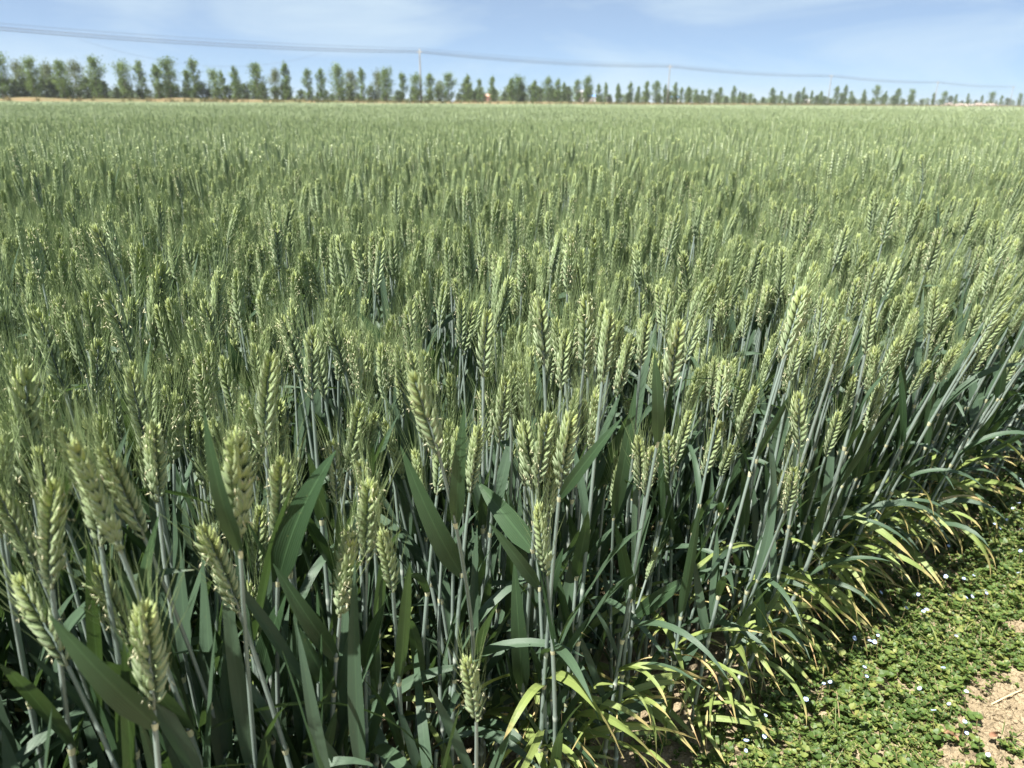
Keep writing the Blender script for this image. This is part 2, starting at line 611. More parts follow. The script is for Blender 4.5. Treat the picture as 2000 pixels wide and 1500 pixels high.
# ear shapes shared by the many plants (kept as joined meshes too)
rg = np.random.default_rng(21)
EARS = [Ear(rg, 0.085 * rg.uniform(0.85, 1.12), anthers=a, bend=rg.uniform(-0.35, 0.35)) for a in (0, 0, 0.12, 0.4, 0.7, 1.0, 1.4, 1.9)]
EAR_J = [e.joined() for e in EARS]
EAR_ME = [mesh('ear', p, M_WHEAT) for p in EAR_J]
RACH_ME = [mesh('ear', e.rachis, M_WHEAT) for e in EARS]
ANTH_ME = [mesh('anther_cluster', e.anth, M_WHEAT) if e.anth is not None else None for e in EARS]

# ------------------------------------------------------------------ ground
def axis_steps(lo, hi, fine, far):
    a = list(np.arange(lo, hi, fine))
    st, x = fine, a[-1]
    while x < far:
        st *= 1.35; x += st; a.append(x)
    st, x = fine, lo
    pre = []
    while x > -far:
        st *= 1.35; x -= st; pre.append(x)
    return np.array(pre[::-1] + a)


def bump_noise(x, y, seed=0, octs=5, f0=3.0):
    z = np.zeros_like(x); a = 1.0
    r = np.random.default_rng(seed)
    for o in range(octs):
        for k in range(4):
            th = r.uniform(0, 6.28); ph = r.uniform(0, 6.28); f = f0 * 2.1 ** o * r.uniform(0.8, 1.3)
            z += a * 0.25 * np.sin(f * (x * math.cos(th) + y * math.sin(th)) + ph)
        a *= 0.52
    return z


gx = axis_steps(-1.0, 3.4, 0.028, 3500.0); gy = axis_steps(0.2, 3.8, 0.028, 3500.0)
X, Y = np.meshgrid(gx, gy)
fade = np.exp(-np.maximum(0, np.hypot(X - 1.2, Y - 1.6) - 2.2) ** 2)
Z = fade * (0.012 * bump_noise(X, Y, 3) + 0.006 * bump_noise(X, Y, 4, 3, 25.0)) - 0.002


def ground_z(x, y):
    x = np.atleast_1d(np.asarray(x, float)); y = np.atleast_1d(np.asarray(y, float))
    fd = np.exp(-np.maximum(0, np.hypot(x - 1.2, y - 1.6) - 2.2) ** 2)
    return fd * (0.012 * bump_noise(x, y, 3) + 0.006 * bump_noise(x, y, 4, 3, 25.0)) - 0.002


nx, ny = len(gx), len(gy)
idx = np.arange(nx * ny).reshape(ny, nx)
q0, q1, q2, q3 = idx[:-1, :-1].ravel(), idx[:-1, 1:].ravel(), idx[1:, 1:].ravel(), idx[1:, :-1].ravel()
gf = np.vstack((np.column_stack((q0, q1, q2)), np.column_stack((q0, q2, q3))))


def mat_soil():
    s = NT('soil')
    p = s.pos()
    n1 = s.noise(2.2, 6, p); n2 = s.noise(38, 6, p, 0.65); n3 = s.noise(160, 3, p, 0.6)
    c = s.mix(s.ramp(n2, [(0.35, (0, 0, 0)), (0.65, (1, 1, 1))]), (0.20, 0.155, 0.095), (0.34, 0.275, 0.175))
    c = s.mix(s.math('MULTIPLY', n1, 0.4), c, (0.30, 0.235, 0.15))
    c = s.mix(s.math('MULTIPLY', s.ramp(n3, [(0.55, (0, 0, 0)), (0.7, (1, 1, 1))]), 0.45), c, (0.42, 0.34, 0.22))
    v = s.add('ShaderNodeTexVoronoi'); v.inputs['Scale'].default_value = 75; s.ln(p, v.inputs['Vector'])
    h = s.math('ADD', s.math('MULTIPLY', n2, 1.0), s.math('ADD', s.math('MULTIPLY', v.outputs['Distance'], 0.5), s.math('MULTIPLY', n3, 0.5)))
    return s.finish(c, 0.95, 0.15, bump=h, bstr=0.9, bdist=0.012)


M_SOIL = mat_soil()
g = link('ground', mesh('ground', part(np.column_stack((X.ravel(), Y.ravel(), Z.ravel())), gf), [M_SOIL]))
tag(g, 'dry tan soil under the wheat and along its verge', 'ground', kind='structure')

# ------------------------------------------------------------------ scatter helper (geometry nodes, for uncountable stuff)
def protos(name, meshes):
    c = bpy.data.collections.new(name)
    for i, me in enumerate(meshes):
        c.objects.link(bpy.data.objects.new('%s_%02d' % (name, i), me))
    return c


def scatter(name, pts, rot, scl, idx, coll, label, cat):
    me = bpy.data.meshes.new(name)
    n = len(pts)
    me.vertices.add(n); me.vertices.foreach_set('co', np.asarray(pts, np.float32).ravel())
    a = me.attributes.new('rot', 'FLOAT_VECTOR', 'POINT'); a.data.foreach_set('vector', np.asarray(rot, np.float32).ravel())
    scl = np.asarray(scl, np.float32)
    if scl.ndim == 1: scl = np.repeat(scl[:, None], 3, axis=1)
    a = me.attributes.new('scl', 'FLOAT_VECTOR', 'POINT'); a.data.foreach_set('vector', scl.ravel())
    a = me.attributes.new('idx', 'INT', 'POINT'); a.data.foreach_set('value', np.asarray(idx, np.int32))
    o = link(name, me)
    ng = bpy.data.node_groups.new(name, 'GeometryNodeTree')
    ng.interface.new_socket('Geometry', in_out='INPUT', socket_type='NodeSocketGeometry')
    ng.interface.new_socket('Geometry', in_out='OUTPUT', socket_type='NodeSocketGeometry')
    A = ng.nodes.new; L = ng.links.new
    gi, go = A('NodeGroupInput'), A('NodeGroupOutput')
    ci = A('GeometryNodeCollectionInfo'); ci.inputs['Collection'].default_value = coll
    ci.inputs['Separate Children'].default_value = True; ci.inputs['Reset Children'].default_value = True
    ip = A('GeometryNodeInstanceOnPoints'); ip.inputs['Pick Instance'].default_value = True
    at = []
    for nm, ty in (('rot', 'FLOAT_VECTOR'), ('scl', 'FLOAT_VECTOR'), ('idx', 'INT')):
        q = A('GeometryNodeInputNamedAttribute'); q.data_type = ty; q.inputs['Name'].default_value = nm; at.append(q)
    er = A('FunctionNodeEulerToRotation')
    L(at[0].outputs[0], er.inputs[0]); L(er.outputs[0], ip.inputs['Rotation'])
    L(at[1].outputs[0], ip.inputs['Scale']); L(at[2].outputs[0], ip.inputs['Instance Index'])
    L(ci.outputs[0], ip.inputs['Instance']); L(gi.outputs[0], ip.inputs['Points']); L(ip.outputs[0], go.inputs[0])
    md = o.modifiers.new('scatter', 'NODES'); md.node_group = ng
    tag(o, label, cat, kind='stuff')
    return o


# ------------------------------------------------------------------ single wheat plants
PLANTS = []          # dicts: root, foot (ear foot), dir, ear idx, roll, scale, hero leaves ...
# ears read off the photograph: top x, y, foot x, y, anther ear?, root pixel or None
HERO = [
    (285, 1165, 300, 1385, 0, None), (28, 715, 66, 965, 1, None), (84, 930, 102, 1150, 1, None), (34, 1115, 132, 1300, 0, None),
    (136, 850, 235, 1075, 0, None), (195, 862, 282, 1050, 0, None), (182, 1092, 264, 1270, 1, None), (398, 1015, 468, 1195, 1, None),
    (505, 985, 502, 1140, 0, None), (495, 1130, 506, 1285, 1, None), (460, 830, 468, 1045, 0, None), (545, 775, 540, 905, 1, None),
    (556, 890, 545, 1070, 1, None), (515, 680, 520, 870, 0, None), (686, 1035, 664, 1205, 1, None), (722, 930, 716, 1095, 1, None),
    (70, 600, 128, 770, 0, None), (225, 560, 266, 735, 1, None), (306, 510, 302, 690, 1, None), (455, 520, 472, 640, 0, None),
    (808, 720, 858, 890, 0, (905, 1430)), (708, 780, 680, 920, 0, None), (936, 825, 918, 962, 0, None), (990, 730, 974, 865, 0, None),
    (865, 545, 860, 640, 0, None), (945, 600, 944, 735, 0, None), (1055, 575, 1062, 712, 0, None), (1024, 815, 1038, 952, 0, None),
    (1062, 805, 1050, 950, 1, (1012, 1520)), (1082, 870, 1074, 1010, 0, (1050, 1500)), (1110, 800, 1094, 950, 0, None), (1190, 600, 1176, 745, 0, None),
    (1206, 890, 1199, 992, 0, (1195, 1360)), (1332, 620, 1304, 762, 0, None), (1480, 750, 1440, 850, 0, (1365, 1200)), (1306, 845, 1310, 945, 1, None),
    (1346, 800, 1318, 905, 0, None), (1286, 1066, 1262, 1132, 0, None), (1562, 762, 1560, 880, 0, None), (1640, 800, 1612, 892, 0, None),
    (1726, 750, 1690, 845, 1, None), (1575, 555, 1530, 700, 1, None), (1236, 560, 1230, 645, 0, None), (1930, 625, 1908, 745, 0, None),
    (1896, 570, 1884, 665, 0, None), (836, 1040, 826, 1132, 0, None), (600, 640, 610, 780, 1, None), (748, 816, 788, 936, 0, None),
    (1156, 570, 1140, 720, 1, None), (1465, 572, 1452, 660, 0, None), (1425, 700, 1400, 815, 1, None), (1168, 750, 1152, 880, 1, None),
    (604, 835, 622, 935, 0, None), (380, 815, 398, 950, 0, None), (345, 760, 340, 905, 1, None), (180, 660, 192, 800, 1, None),
    (692, 640, 700, 770, 1, None), (905, 575, 900, 680, 1, None), (1100, 640, 1095, 760, 1, None), (1260, 610, 1250, 720, 1, None),
    (1400, 820, 1375, 930, 1, None), (1820, 690, 1795, 790, 1, None), (1300, 700, 1285, 800, 0, None), (400, 690, 405, 830, 1, None),
]
# blades read off the photograph: hero index, foot x, y, tip x, y, width px, side bow
HLEAF = [
    (28, 1036, 1078, 932, 940, 46, 0.02, 'sun'), (20, 903, 1032, 908, 790, 30, 0.0, 'up'), (22, 905, 1120, 782, 870, 44, -0.04, 'up'),
    (34, 1405, 1000, 1470, 860, 20, 0.02, 'up'), (32, 1228, 1010, 1243, 750, 26, 0.02, 'up'), (30, 1148, 965, 1216, 815, 24, 0.03, 'up'),
    (37, 1238, 1205, 1352, 1124, 30, 0.05, 'up'), (12, 582, 1140, 656, 880, 56, 0.05, 'up'), (9, 506, 1335, 562, 1148, 44, 0.02, 'up'),
    (9, 524, 1440, 392, 1180, 46, 0.03, 'up'), (14, 690, 1288, 533, 1100, 40, 0.05, 'up'), (0, 322, 1395, 95, 1200, 58, 0.06, 'up'),
    (8, 500, 1395, 348, 1294, 38, 0.10, 'up'), (6, 318, 1200, 312, 1000, 36, 0.0, 'up'), (28, 1018, 1350, 1004, 1090, 34, 0.0, 'up'),
    (24, 850, 830, 695, 604, 34, 0.05, 'up'), (18, 300, 800, 335, 655, 26, 0.05, 'up'), (14, 660, 1350, 585, 1225, 34, 0.04, 'up'),
    (15, 700, 1310, 750, 1180, 32, 0.05, 'up'), (29, 1075, 1170, 1100, 1070, 24, 0.0, 'up'), (27, 1010, 1150, 955, 1020, 26, 0.02, 'up'),
    (10, 430, 960, 398, 800, 34, 0.02, 'up'), (19, 480, 760, 440, 655, 26, 0.02, 'up'), (33, 1285, 870, 1278, 690, 26, 0.02, 'up'),
    (28, 1000, 1440, 1170, 1510, 22, 0.35, 'up'), (29, 1010, 1490, 1310, 1365, 34, 0.12, 'up'),
]


def add_plant(root, foot, d, ear, roll, es, **kw):
    PLANTS.append(dict(root=np.array(root, float), foot=np.array(foot, float), dir=np.array(d, float), ear=ear, roll=roll, es=es, **kw))


hero_px = []
for hi, (xt, yt, xb, yb, an, rpx) in enumerate(HERO):
    px_len = math.hypot(xt - xb, yt - yb)
    dep = 0.086 * FPX * 0.94 / px_len
    # keep the ear tip at a believable height above the ground
    k = -(ray(xt, yt)[2])
    zt = CAM_H - dep * k
    lo, hi_z = (0.50, 0.735)
    if (xt, yt) in ((1286, 1066), (836, 1040)): lo = 0.33
    if zt > hi_z and k > 0: dep = (CAM_H - hi_z) / k
    if zt < lo and k > 0: dep = (CAM_H - lo) / k
    top = at_depth(xt, yt, dep)
    foot = at_y(xb, yb, top[1] + U(-0.012, 0.012))
    d = top - foot; Lr = np.linalg.norm(d)
    if rpx:
        root = on_z(rpx[0], rpx[1], 0.0)
    else:
        ln = d[:2] / max(d[2], 0.02)
        ln *= min(1, 0.35 / (np.linalg.norm(ln) + 1e-6))
        root = np.array((foot[0] - ln[0] * foot[2] * 0.45, foot[1] - ln[1] * foot[2] * 0.45, 0))
    if s_in(root[0], root[1]) < 0.015:
        sh = 0.02 - s_in(root[0], root[1])
        root[0] += EN[0] * sh; root[1] += EN[1] * sh
        if sh > 0.09:
            for q_ in (foot, top): q_[:2] += EN * (sh - 0.09)
    e = [0, 1, 2, 3][int(rng.integers(4))] if not an else [4, 5, 6, 7][int(rng.integers(4))]
    ear_len = EARS[e].sp[-1][1][2] + 0.011
    add_plant(root, foot, d, e, U(0, PI), Lr / ear_len, hero=hi)
    hero_px.append(((xt + xb) / 2, (yt + yb) / 2, dep))

SUNLEAF_D = hero_px[28][2] + 0.06
SUNLEAF = at_depth(985, 1012, hero_px[28][2] * 1.05)
SUNV = np.array(sun_dir)
# the rest of the near crop, jittered over the ground
SP = 0.0360
pool = []
for ix in np.arange(-2.4, 4.6, SP):
    for iy in np.arange(-0.4, 3.9, SP):
        x = ix + U(-0.5, 0.5) * SP; y = iy + U(-0.5, 0.5) * SP
        s = float(s_in(x, y))
        if s < 0.0 or math.hypot(x, y) > 3.6: continue
        if abs(x) > 0.95 * max(y, 0) + 1.1: continue
        edge = math.exp(-s / 0.22)
        if U(0, 1) > 0.74 + 0.6 * math.exp(-s / 0.35): continue
        zt = N(0.590, 0.040) - 0.075 * edge + (N(0, 0.03) if edge > 0.4 else 0)
        if U(0, 1) < 0.10: zt -= U(0.05, 0.16)
        lean = 0.24 * edge * min(1, max(0, (x - 0.05) / 0.9)) + 0.02
        out = np.array((0.72, -0.52))
        dx, dy = out * lean * zt + rng.normal(0, 0.023, 2)
        foot = np.array((x + dx, y + dy, max(0.22, zt)))
        dist = np.linalg.norm(foot - CAM_P)
        if dist < 0.46: continue
        d = np.array((dx * 1.1 + N(0, 0.045), dy * 1.1 + N(0, 0.045), 0.55))
        mid = foot + d / np.linalg.norm(d) * 0.045
        pr = project(mid)
        ok = True
        if pr:
            if dist < 0.64 and -150 < pr[0] < 2150 and pr[1] < 1700: ok = False
            for hx, hy, hd in hero_px:
                if pr[2] < hd + 0.03 and abs(pr[0] - hx) < 34 and -150 < pr[1] - hy < 110: ok = False; break
        for tt in (0.35, 0.55, 0.75, 0.9, 1.0, 1.14):
            q_ = np.array((x, y, 0)) + (foot - np.array((x, y, 0))) * tt
            w_ = q_ - SUNLEAF
            al_ = w_ @ SUNV
            if al_ > -0.02 and np.linalg.norm(w_ - al_ * SUNV) < 0.050: ok = False
            p_ = project(q_)
            if p_ and p_[2] < SUNLEAF_D and abs(p_[0] - 985) < 62 and abs(p_[1] - 1012) < 80: ok = False
        if ok:
            pool.append((dist, x, y, s, foot, d, pr))

in_view = lambda pr: pr is not None and -80 < pr[0] < 2080 and 150 < pr[1] < 1640
pool.sort(key=lambda q: q[0] - (0.75 if q[3] < 0.085 and q[1] > 0.1 else 0))
N_SINGLE = 300 - len(HERO)
singles, rest = [], []
for q in pool:
    if len(singles) < N_SINGLE and in_view(q[6]): singles.append(q)
    else: rest.append(q)
for dist, x, y, s, foot, d, pr in singles:
    gz = float(ground_z(x, y)[0])
    add_plant((x, y, gz), foot, d, int(rng.integers(8)), U(0, PI), U(0.86, 1.10), s=s, tiller=bool(pr and pr[1] > 985 and U(0, 1) < 0.85))


def hero_leaf(foot3, tip3, w, bow, facing):
    """a blade between two places, its face turned part way to the open side"""
    n = 10
    chord = tip3 - foot3
    L = np.linalg.norm(chord); t = chord / L
    view = np.array((0.0, -0.75, 0.45)) if facing == 'up' else np.array((-0.30, -0.70, 0.75))
    nrm = view - t * (view @ t); nrm /= np.linalg.norm(nrm)
    sd = np.cross(t, nrm)
    v, c = [], []
    for i in range(n + 1):
        q = i / n
        ctr = foot3 + chord * q + np.array((0, 0, 1.0)) * (4 * q * (1 - q) * bow * L) + nrm * (0.06 * L * math.sin(PI * q))
        wd = w * (0.40 + 0.60 * min(1, q / 0.22)) * max(0.02, 1 - q ** 2.8) ** 0.9
        a = 0.5 * (q - 0.3)
        s2 = sd * math.cos(a) + nrm * math.sin(a); n2 = nrm * math.cos(a) - sd * math.sin(a)
        for u in (-0.5, -0.22, 0, 0.22, 0.5):
            v.append(ctr + s2 * u * wd + n2 * abs(u) * wd * 0.28 * (1 - 0.6 * q))
            c.append((q * 0.97, (foot3[0] * 7.7) % 1, u + 0.5, 0))
    f = []
    for i in range(n):
        for k in range(4):
            b = i * 5 + k
            f.append((b, b + 1, b + 6)); f.append((b, b + 6, b + 5))
    return part(v, f, LEAF, c)


# build them
order = sorted(range(len(PLANTS)), key=lambda i: np.linalg.norm(PLANTS[i]['foot'] - CAM_P) - (0.3 if 'hero' in PLANTS[i] else 0))
rank = {i: r for r, i in enumerate(order)}
N_SPIKE = 175
SPECIAL = {
    28: 'wheat plant with one broad sunlit pale green leaf spread below its flowering ear',
    20: 'wheat plant with a stiff grey-green leaf standing straight up in front of its smooth ear',
    34: 'wheat plant with a short plump ear tilted right above long bare blue-grey stems',
    37: 'very short wheat plant whose small ear hangs low among the stems',
    45: 'stunted wheat plant with a thin pale ear low between taller stems',
    0: 'wheat plant with short bright yellow-green ear and a broad dark leaf reaching left',
    12: 'wheat plant with anther-covered ear and one very broad dark leaf curving upright beside it',
}
out_az = math.atan2(-EN[1], -EN[0])
for i, P in enumerate(PLANTS):
    root, foot = P['root'], P['foot']
    if P.get('tiller'): foot = root + (foot - root) * U(0.62, 0.8)
    s = float(s_in(root[0], root[1]))
    flowering = 1 if P['ear'] >= 4 else 0
    zone = 'edge' if s < 0.11 else ('front' if s < 0.30 else 'deep')
    dn = P['dir'] / np.linalg.norm(P['dir'])
    o = empty('wheat_plant', root)
    lean = math.hypot(foot[0] - root[0], foot[1] - root[1]) / max(0.1, foot[2])
    w_len = 'long' if P['es'] * EARS[P['ear']].sp[-1][1][2] > 0.078 else 'short'
    w_an = ('smooth', 'smooth', 'nearly smooth', 'sparsely flowering', 'flowering', 'flowering', 'anther-covered', 'anther-covered')[P['ear']]
    w_st = 'leaning' if lean > 0.13 else 'upright'
    w_at = {'edge': 'in the outermost row by the weedy verge', 'front': 'just behind the outermost row', 'deep': 'deeper in the crop'}[zone]
    lab = '%s wheat plant with %s %s ear, %s' % (w_st, w_len, w_an, w_at)
    if P.get('tiller'): tag(o, '%s leafy wheat tiller without an ear, %s' % (w_st, w_at), 'wheat', '%s earless wheat tillers %s' % (w_st, w_at))
    elif P.get('hero') in SPECIAL: tag(o, SPECIAL[P['hero']], 'wheat')
    else: tag(o, lab, 'wheat', '%s wheat with %s %s ears %s' % (w_st, w_len, w_an, w_at))
    f0 = foot - root
    hgt = max(0.1, f0[2])
    p1 = f0 - dn * hgt * 0.5
    p1 = p1 * 0.75 + np.array((f0[0] * 0.35, f0[1] * 0.35, hgt * 0.5)) * 0.25
    hl = [q for q in HLEAF if q[0] == P.get('hero', -1)]
    att = [U(0.66, 0.78), U(0.40, 0.52), U(0.20, 0.30)]
    uu = np.linspace(0.02, 0.97, 60)
    pts = bez(np.zeros(3), p1, f0, uu) + root
    hatt = []
    for q in hl:
        py = [project(p)[1] for p in pts]
        hatt.append(float(uu[int(np.argmin(np.abs(np.array(py) - q[2])))]))
    if len(hatt) == 1: att[0] = hatt[0]
    elif len(hatt) > 1: att = hatt[:2] + att[2:]
    st = stem_part(np.zeros(3), p1, f0, att, U(0.95, 1.28), U(0, 1))
    link('stem', mesh('stem', st, M_WHEAT), o)
    # leaves
    for k, a in enumerate(att):
        base = bez(np.zeros(3), p1, f0, np.array((a,)))[0]
        if k < len(hl):
            q = hl[k]
            b3 = base + root
            pr = project(b3)
            tip = at_y(q[3], q[4], b3[1] + (-0.02 if q[7] == 'up' else 0.045))
            if q[2] > 1420: tip = at_depth(q[3], q[4], pr[2] * 0.93)
            lp = hero_leaf(b3, tip, q[5] / FPX * pr[2], q[6], q[7])
            lo = link('leaf', mesh('leaf', xf(lp, None, -root), M_WHEAT), o)
            if q[7] == 'sun': lo['label'] = 'broad sunlit pale green leaf with fine veins'
            continue
        lowb = k == 2
        kind = 'erect' if U(0, 1) < (0.88 if k == 0 else 0.78) else 'bent'
        az = U(0, 2 * PI)
        if zone == 'edge' and k >= 1:
            az = out_az + N(0, 0.8)
            if lowb: kind = 'archy' if U(0, 1) < 0.75 else 'bent'
            elif U(0, 1) < 0.25: kind = 'archy'
        elif lowb and U(0, 1) < 0.4: kind = 'archy'
        j = int(rng.integers(len(BANKS[kind])))
        link('leaf', BANK_ME[kind][j], o, m4(rz(az), base, U(0.85, 1.15) * (1.0 if k < 2 else 0.9)))
    if zone == 'edge':
        for _ in range(int(rng.integers(4, 9)) + (2 if root[0] > 0.6 else 0)):
            kind = 'archy' if U(0, 1) < 0.80 else 'dry'
            j = int(rng.integers(len(BANKS[kind])))
            a = U(0.03, 0.36)
            base = bez(np.zeros(3), p1, f0, np.array((a,)))[0]
            link('leaf', BANK_ME[kind][j], o, m4(rz(out_az + N(0, 1.1)) @ rx(N(0, 0.2)), base, U(0.45, 1.0)))
    for _ in range(int(rng.integers(1, 3))):
        kind = 'erect' if U(0, 1) < 0.85 else 'bent'
        a = U(0.12, 0.55)
        link('leaf', BANK_ME[kind][int(rng.integers(len(BANKS[kind])))], o, m4(rz(U(0, 6.28)), bez(np.zeros(3), p1, f0, np.array((a,)))[0], U(0.9, 1.25)))
    if zone == 'edge':
        pass
    elif root[1] < 1.6:
        for _ in range(2):
            kind = 'bent' if U(0, 1) < 0.5 else 'archy'
            link('leaf', BANK_ME[kind][int(rng.integers(10))], o, m4(rz(U(0, 6.28)), bez(np.zeros(3), p1, f0, np.array((U(0.05, 0.30),)))[0], U(0.8, 1.1)))
    elif zone == 'front' and U(0, 1) < 0.7:
        kind = 'dry' if U(0, 1) < 0.6 else 'archy'
        j = int(rng.integers(len(BANKS[kind])))
        link('leaf', BANK_ME[kind][j], o, m4(rz(U(0, 6.28)), bez(np.zeros(3), p1, f0, np.array((U(0.05, 0.25),)))[0], U(0.8, 1.1)))
    # ear
    if P.get('tiller'):
        for k in range(4):
            a = (0.97, 0.8, 0.55, 0.35)[k] + U(-0.06, 0.02)
            kind = 'erect' if U(0, 1) < 0.9 else 'bent'
            link('leaf', BANK_ME[kind][int(rng.integers(10))], o, m4(rz(U(0, 6.28)) @ ry(U(-0.25, 0.05)), bez(np.zeros(3), p1, f0, np.array((a,)))[0], U(1.0, 1.35)))
        continue
    e = P['ear']
    # most ears show their flat herringbone side towards the path
    F0 = frame_z(dn); cdir = CAM_P - foot
    side_a = math.atan2(cdir @ F0[:, 1], cdir @ F0[:, 0])
    if U(0, 1) < 0.72: P['roll'] = side_a + PI / 2 + N(0, 0.45)
    mw = m4(frame_z(dn, P['roll']), f0, P['es'])
    if rank[i] < N_SPIKE:
        eo = link('ear', RACH_ME[e], o, mw)
        for R, p, sc, l, v in EARS[e].sp:
            link('spikelet', SPK_ME[l][v], eo, m4(R, p, sc))
        if ANTH_ME[e] is not None:
            tag(link('anther_cluster', ANTH_ME[e], eo), kind='stuff')
    else:
        link('ear', EAR_ME[e], o, mw)

# ------------------------------------------------------------------ the rest of the crop as stuff
def full_plant(j):
    zt = 0.585
    f0 = np.array((N(0, 0.015), N(0, 0.015), zt))
    p1 = np.array((N(0, 0.012), N(0, 0.012), zt * 0.5))
    att = [U(0.66, 0.78), U(0.40, 0.52), U(0.20, 0.30)]
    ps = [stem_part(np.zeros(3), p1, f0, att, 1.0, U(0, 1))]
    for k, a in enumerate(att):
        base = bez(np.zeros(3), p1, f0, np.array((a,)))[0]
        kind = 'erect' if U(0, 1) < 0.75 else 'bent'
        if k == 2: kind = 'bent' if U(0, 1) < 0.6 else 'archy'
        lf = BANKS[kind][int(rng.integers(len(BANKS[kind])))]
        ps.append(xf(lf, rz(U(0, 6.28)), base, U(0.85, 1.15)))
    for _ in range(2):
        lf = (ERECT if U(0, 1) < 0.5 else BENT)[int(rng.integers(10))]
        ps.append(xf(lf, rz(U(0, 6.28)), bez(np.zeros(3), p1, f0, np.array((U(0.12, 0.5),)))[0], U(0.9, 1.2)))
    d = f0 - p1 + rng.normal(0, 0.03, 3)
    ps.append(xf(EAR_J[j % 8], frame_z(d, U(0, 6.28)), f0, U(0.9, 1.08)))
    return join(ps)


NV = 16
FULL = [full_plant(j) for j in range(NV)]
c_full = protos('wheat_proto', [mesh('wheat_proto', p, M_WHEAT) for p in FULL])
pts, rot, scl, ids = [], [], [], []
for dist, x, y, s, foot, d, pr in rest:
    gz = float(ground_z(x, y)[0])
    pts.append((x, y, gz))
    lx, ly = (foot[0] - x) / foot[2], (foot[1] - y) / foot[2]
    sc = foot[2] / 0.585
    # tilt towards the ear foot after a turn about the stem
    a = U(0, 6.28)
    R = Matrix.Rotation(math.atan2(math.hypot(lx, ly), 1.0), 3, Vector((-ly, lx, 0)) if math.hypot(lx, ly) > 1e-6 else Vector((1, 0, 0))) @ Matrix.Rotation(a, 3, 'Z')
    rot.append(tuple(R.to_euler())); scl.append((0.5 + 0.5 * sc, 0.5 + 0.5 * sc, sc)); ids.append(int(rng.integers(NV)))
scatter('wheat_crop', pts, rot, scl, ids, c_full, 'dense green wheat filling the field behind the outermost plants', 'wheat crop')


# lighter plants for the middle distance
def low_ear(nsp, awns, anth, L=0.082):
    ps = []
    for i in range(nsp):
        q = (i + 0.3) / nsp; t = q
        side = 1 if i % 2 else -1
        sc = (0.6 + 0.5 * min(1, q / 0.2)) * (1 if q < 0.7 else 1 - 0.3 * (q - 0.7) / 0.3) * U(0.9, 1.1)
        l = 0.0150 * sc * max(1, 11 / nsp); w = 0.0040 * sc
        v = np.array(((0, 0, 0), (w * 0.7, 0, l * 0.45), (0, w * 1.5, l * 0.5), (-w * 0.7, 0, l * 0.45), (0, -w * 1.5, l * 0.5), (0, 0, l)))
        f = [(0, 2, 1), (0, 3, 2), (0, 4, 3), (0, 1, 4), (5, 1, 2), (5, 2, 3), (5, 3, 4), (5, 4, 1)]
        rn = U(0, 1)
        c = [(t, rn, z, k) for z, k in ((0, 0.3), (0.5, 0), (0.5, 0.9), (0.5, 0), (0.5, 0.9), (1, 0.6))]
        ps.append(xf(part(v, f, EAR, c), rz(0 if side > 0 else PI) @ ry(math.radians(26 - 8 * q)), (side * 0.001, 0, q * L * 0.93)))
        for _ in range(awns):
            b = np.array((side * 0.006 * sc, U(-0.004, 0.004), q * L * 0.93 + l * 0.8))
            d = np.array((side * U(0.02, 0.22), U(-0.16, 0.16), 1.0)); d /= np.linalg.norm(d)
            tip = b + d * U(0.03, 0.05)
            wv = np.array((U(-1, 1), U(-1, 1), 0)); wv *= 0.00035 / np.linalg.norm(wv)
            ps.append(part([b - wv, b + wv, tip], [(0, 1, 2)], AWN))
        for _ in range(anth):
            if U(0, 1) < 0.6:
                b = np.array((side * U(0.002, 0.009), U(-0.007, 0.007), q * L * 0.93 + U(0, l)))
                w2 = rng.normal(0, 1, (3, 3)) * 0.0008
                ps.append(part(b + w2, [(0, 1, 2)], ANTH))
    return join(ps)


def low_leaf(L, w, n, mat=LEAF):
    th0, th1, tw = math.radians(U(10, 30)), math.radians(U(20, 120)), U(-1, 1)
    p = np.zeros(3); v, c = [], []
    rn = U(0, 1)
    for i in range(n + 1):
        q = i / n
        a = th0 + (th1 - th0) * q ** 1.5
        wd = w * max(0.03, 1 - q ** 2.6)
        y = np.array((math.sin(tw * q) * 0.6, math.cos(tw * q), 0))
        v += [p - y * wd / 2, p + y * wd / 2]; c += [(q, rn, 0.1, 0), (q, rn, 0.9, 0)]
        p = p + np.array((math.sin(a), 0, math.cos(a))) * L / n
    f = []
    for i in range(n):
        a = 2 * i; f += [(a, a + 1, a + 3), (a, a + 3, a + 2)]
    return part(v, f, mat, c)


def low_plant(nsp, awns, anth, nleaf, seg, sides):
    zt = 0.590
    ps = [tube([(0, 0, 0.12), (N(0, .01), N(0, .01), 0.35), (0, 0, zt)], [0.0028, 0.0026, 0.002], sides, STEM)]
    ps.append(xf(low_ear(nsp, awns, anth), frame_z((N(0, .12), N(0, .12), 1), U(0, 6.28)), (0, 0, zt)))
    for k in range(nleaf):
        ps.append(xf(low_leaf(U(0.13, 0.20), U(0.012, 0.018), seg), rz(U(0, 6.28)), (0, 0, (0.43, 0.28, 0.2)[k] + U(-.03, .03))))
    return join(ps)


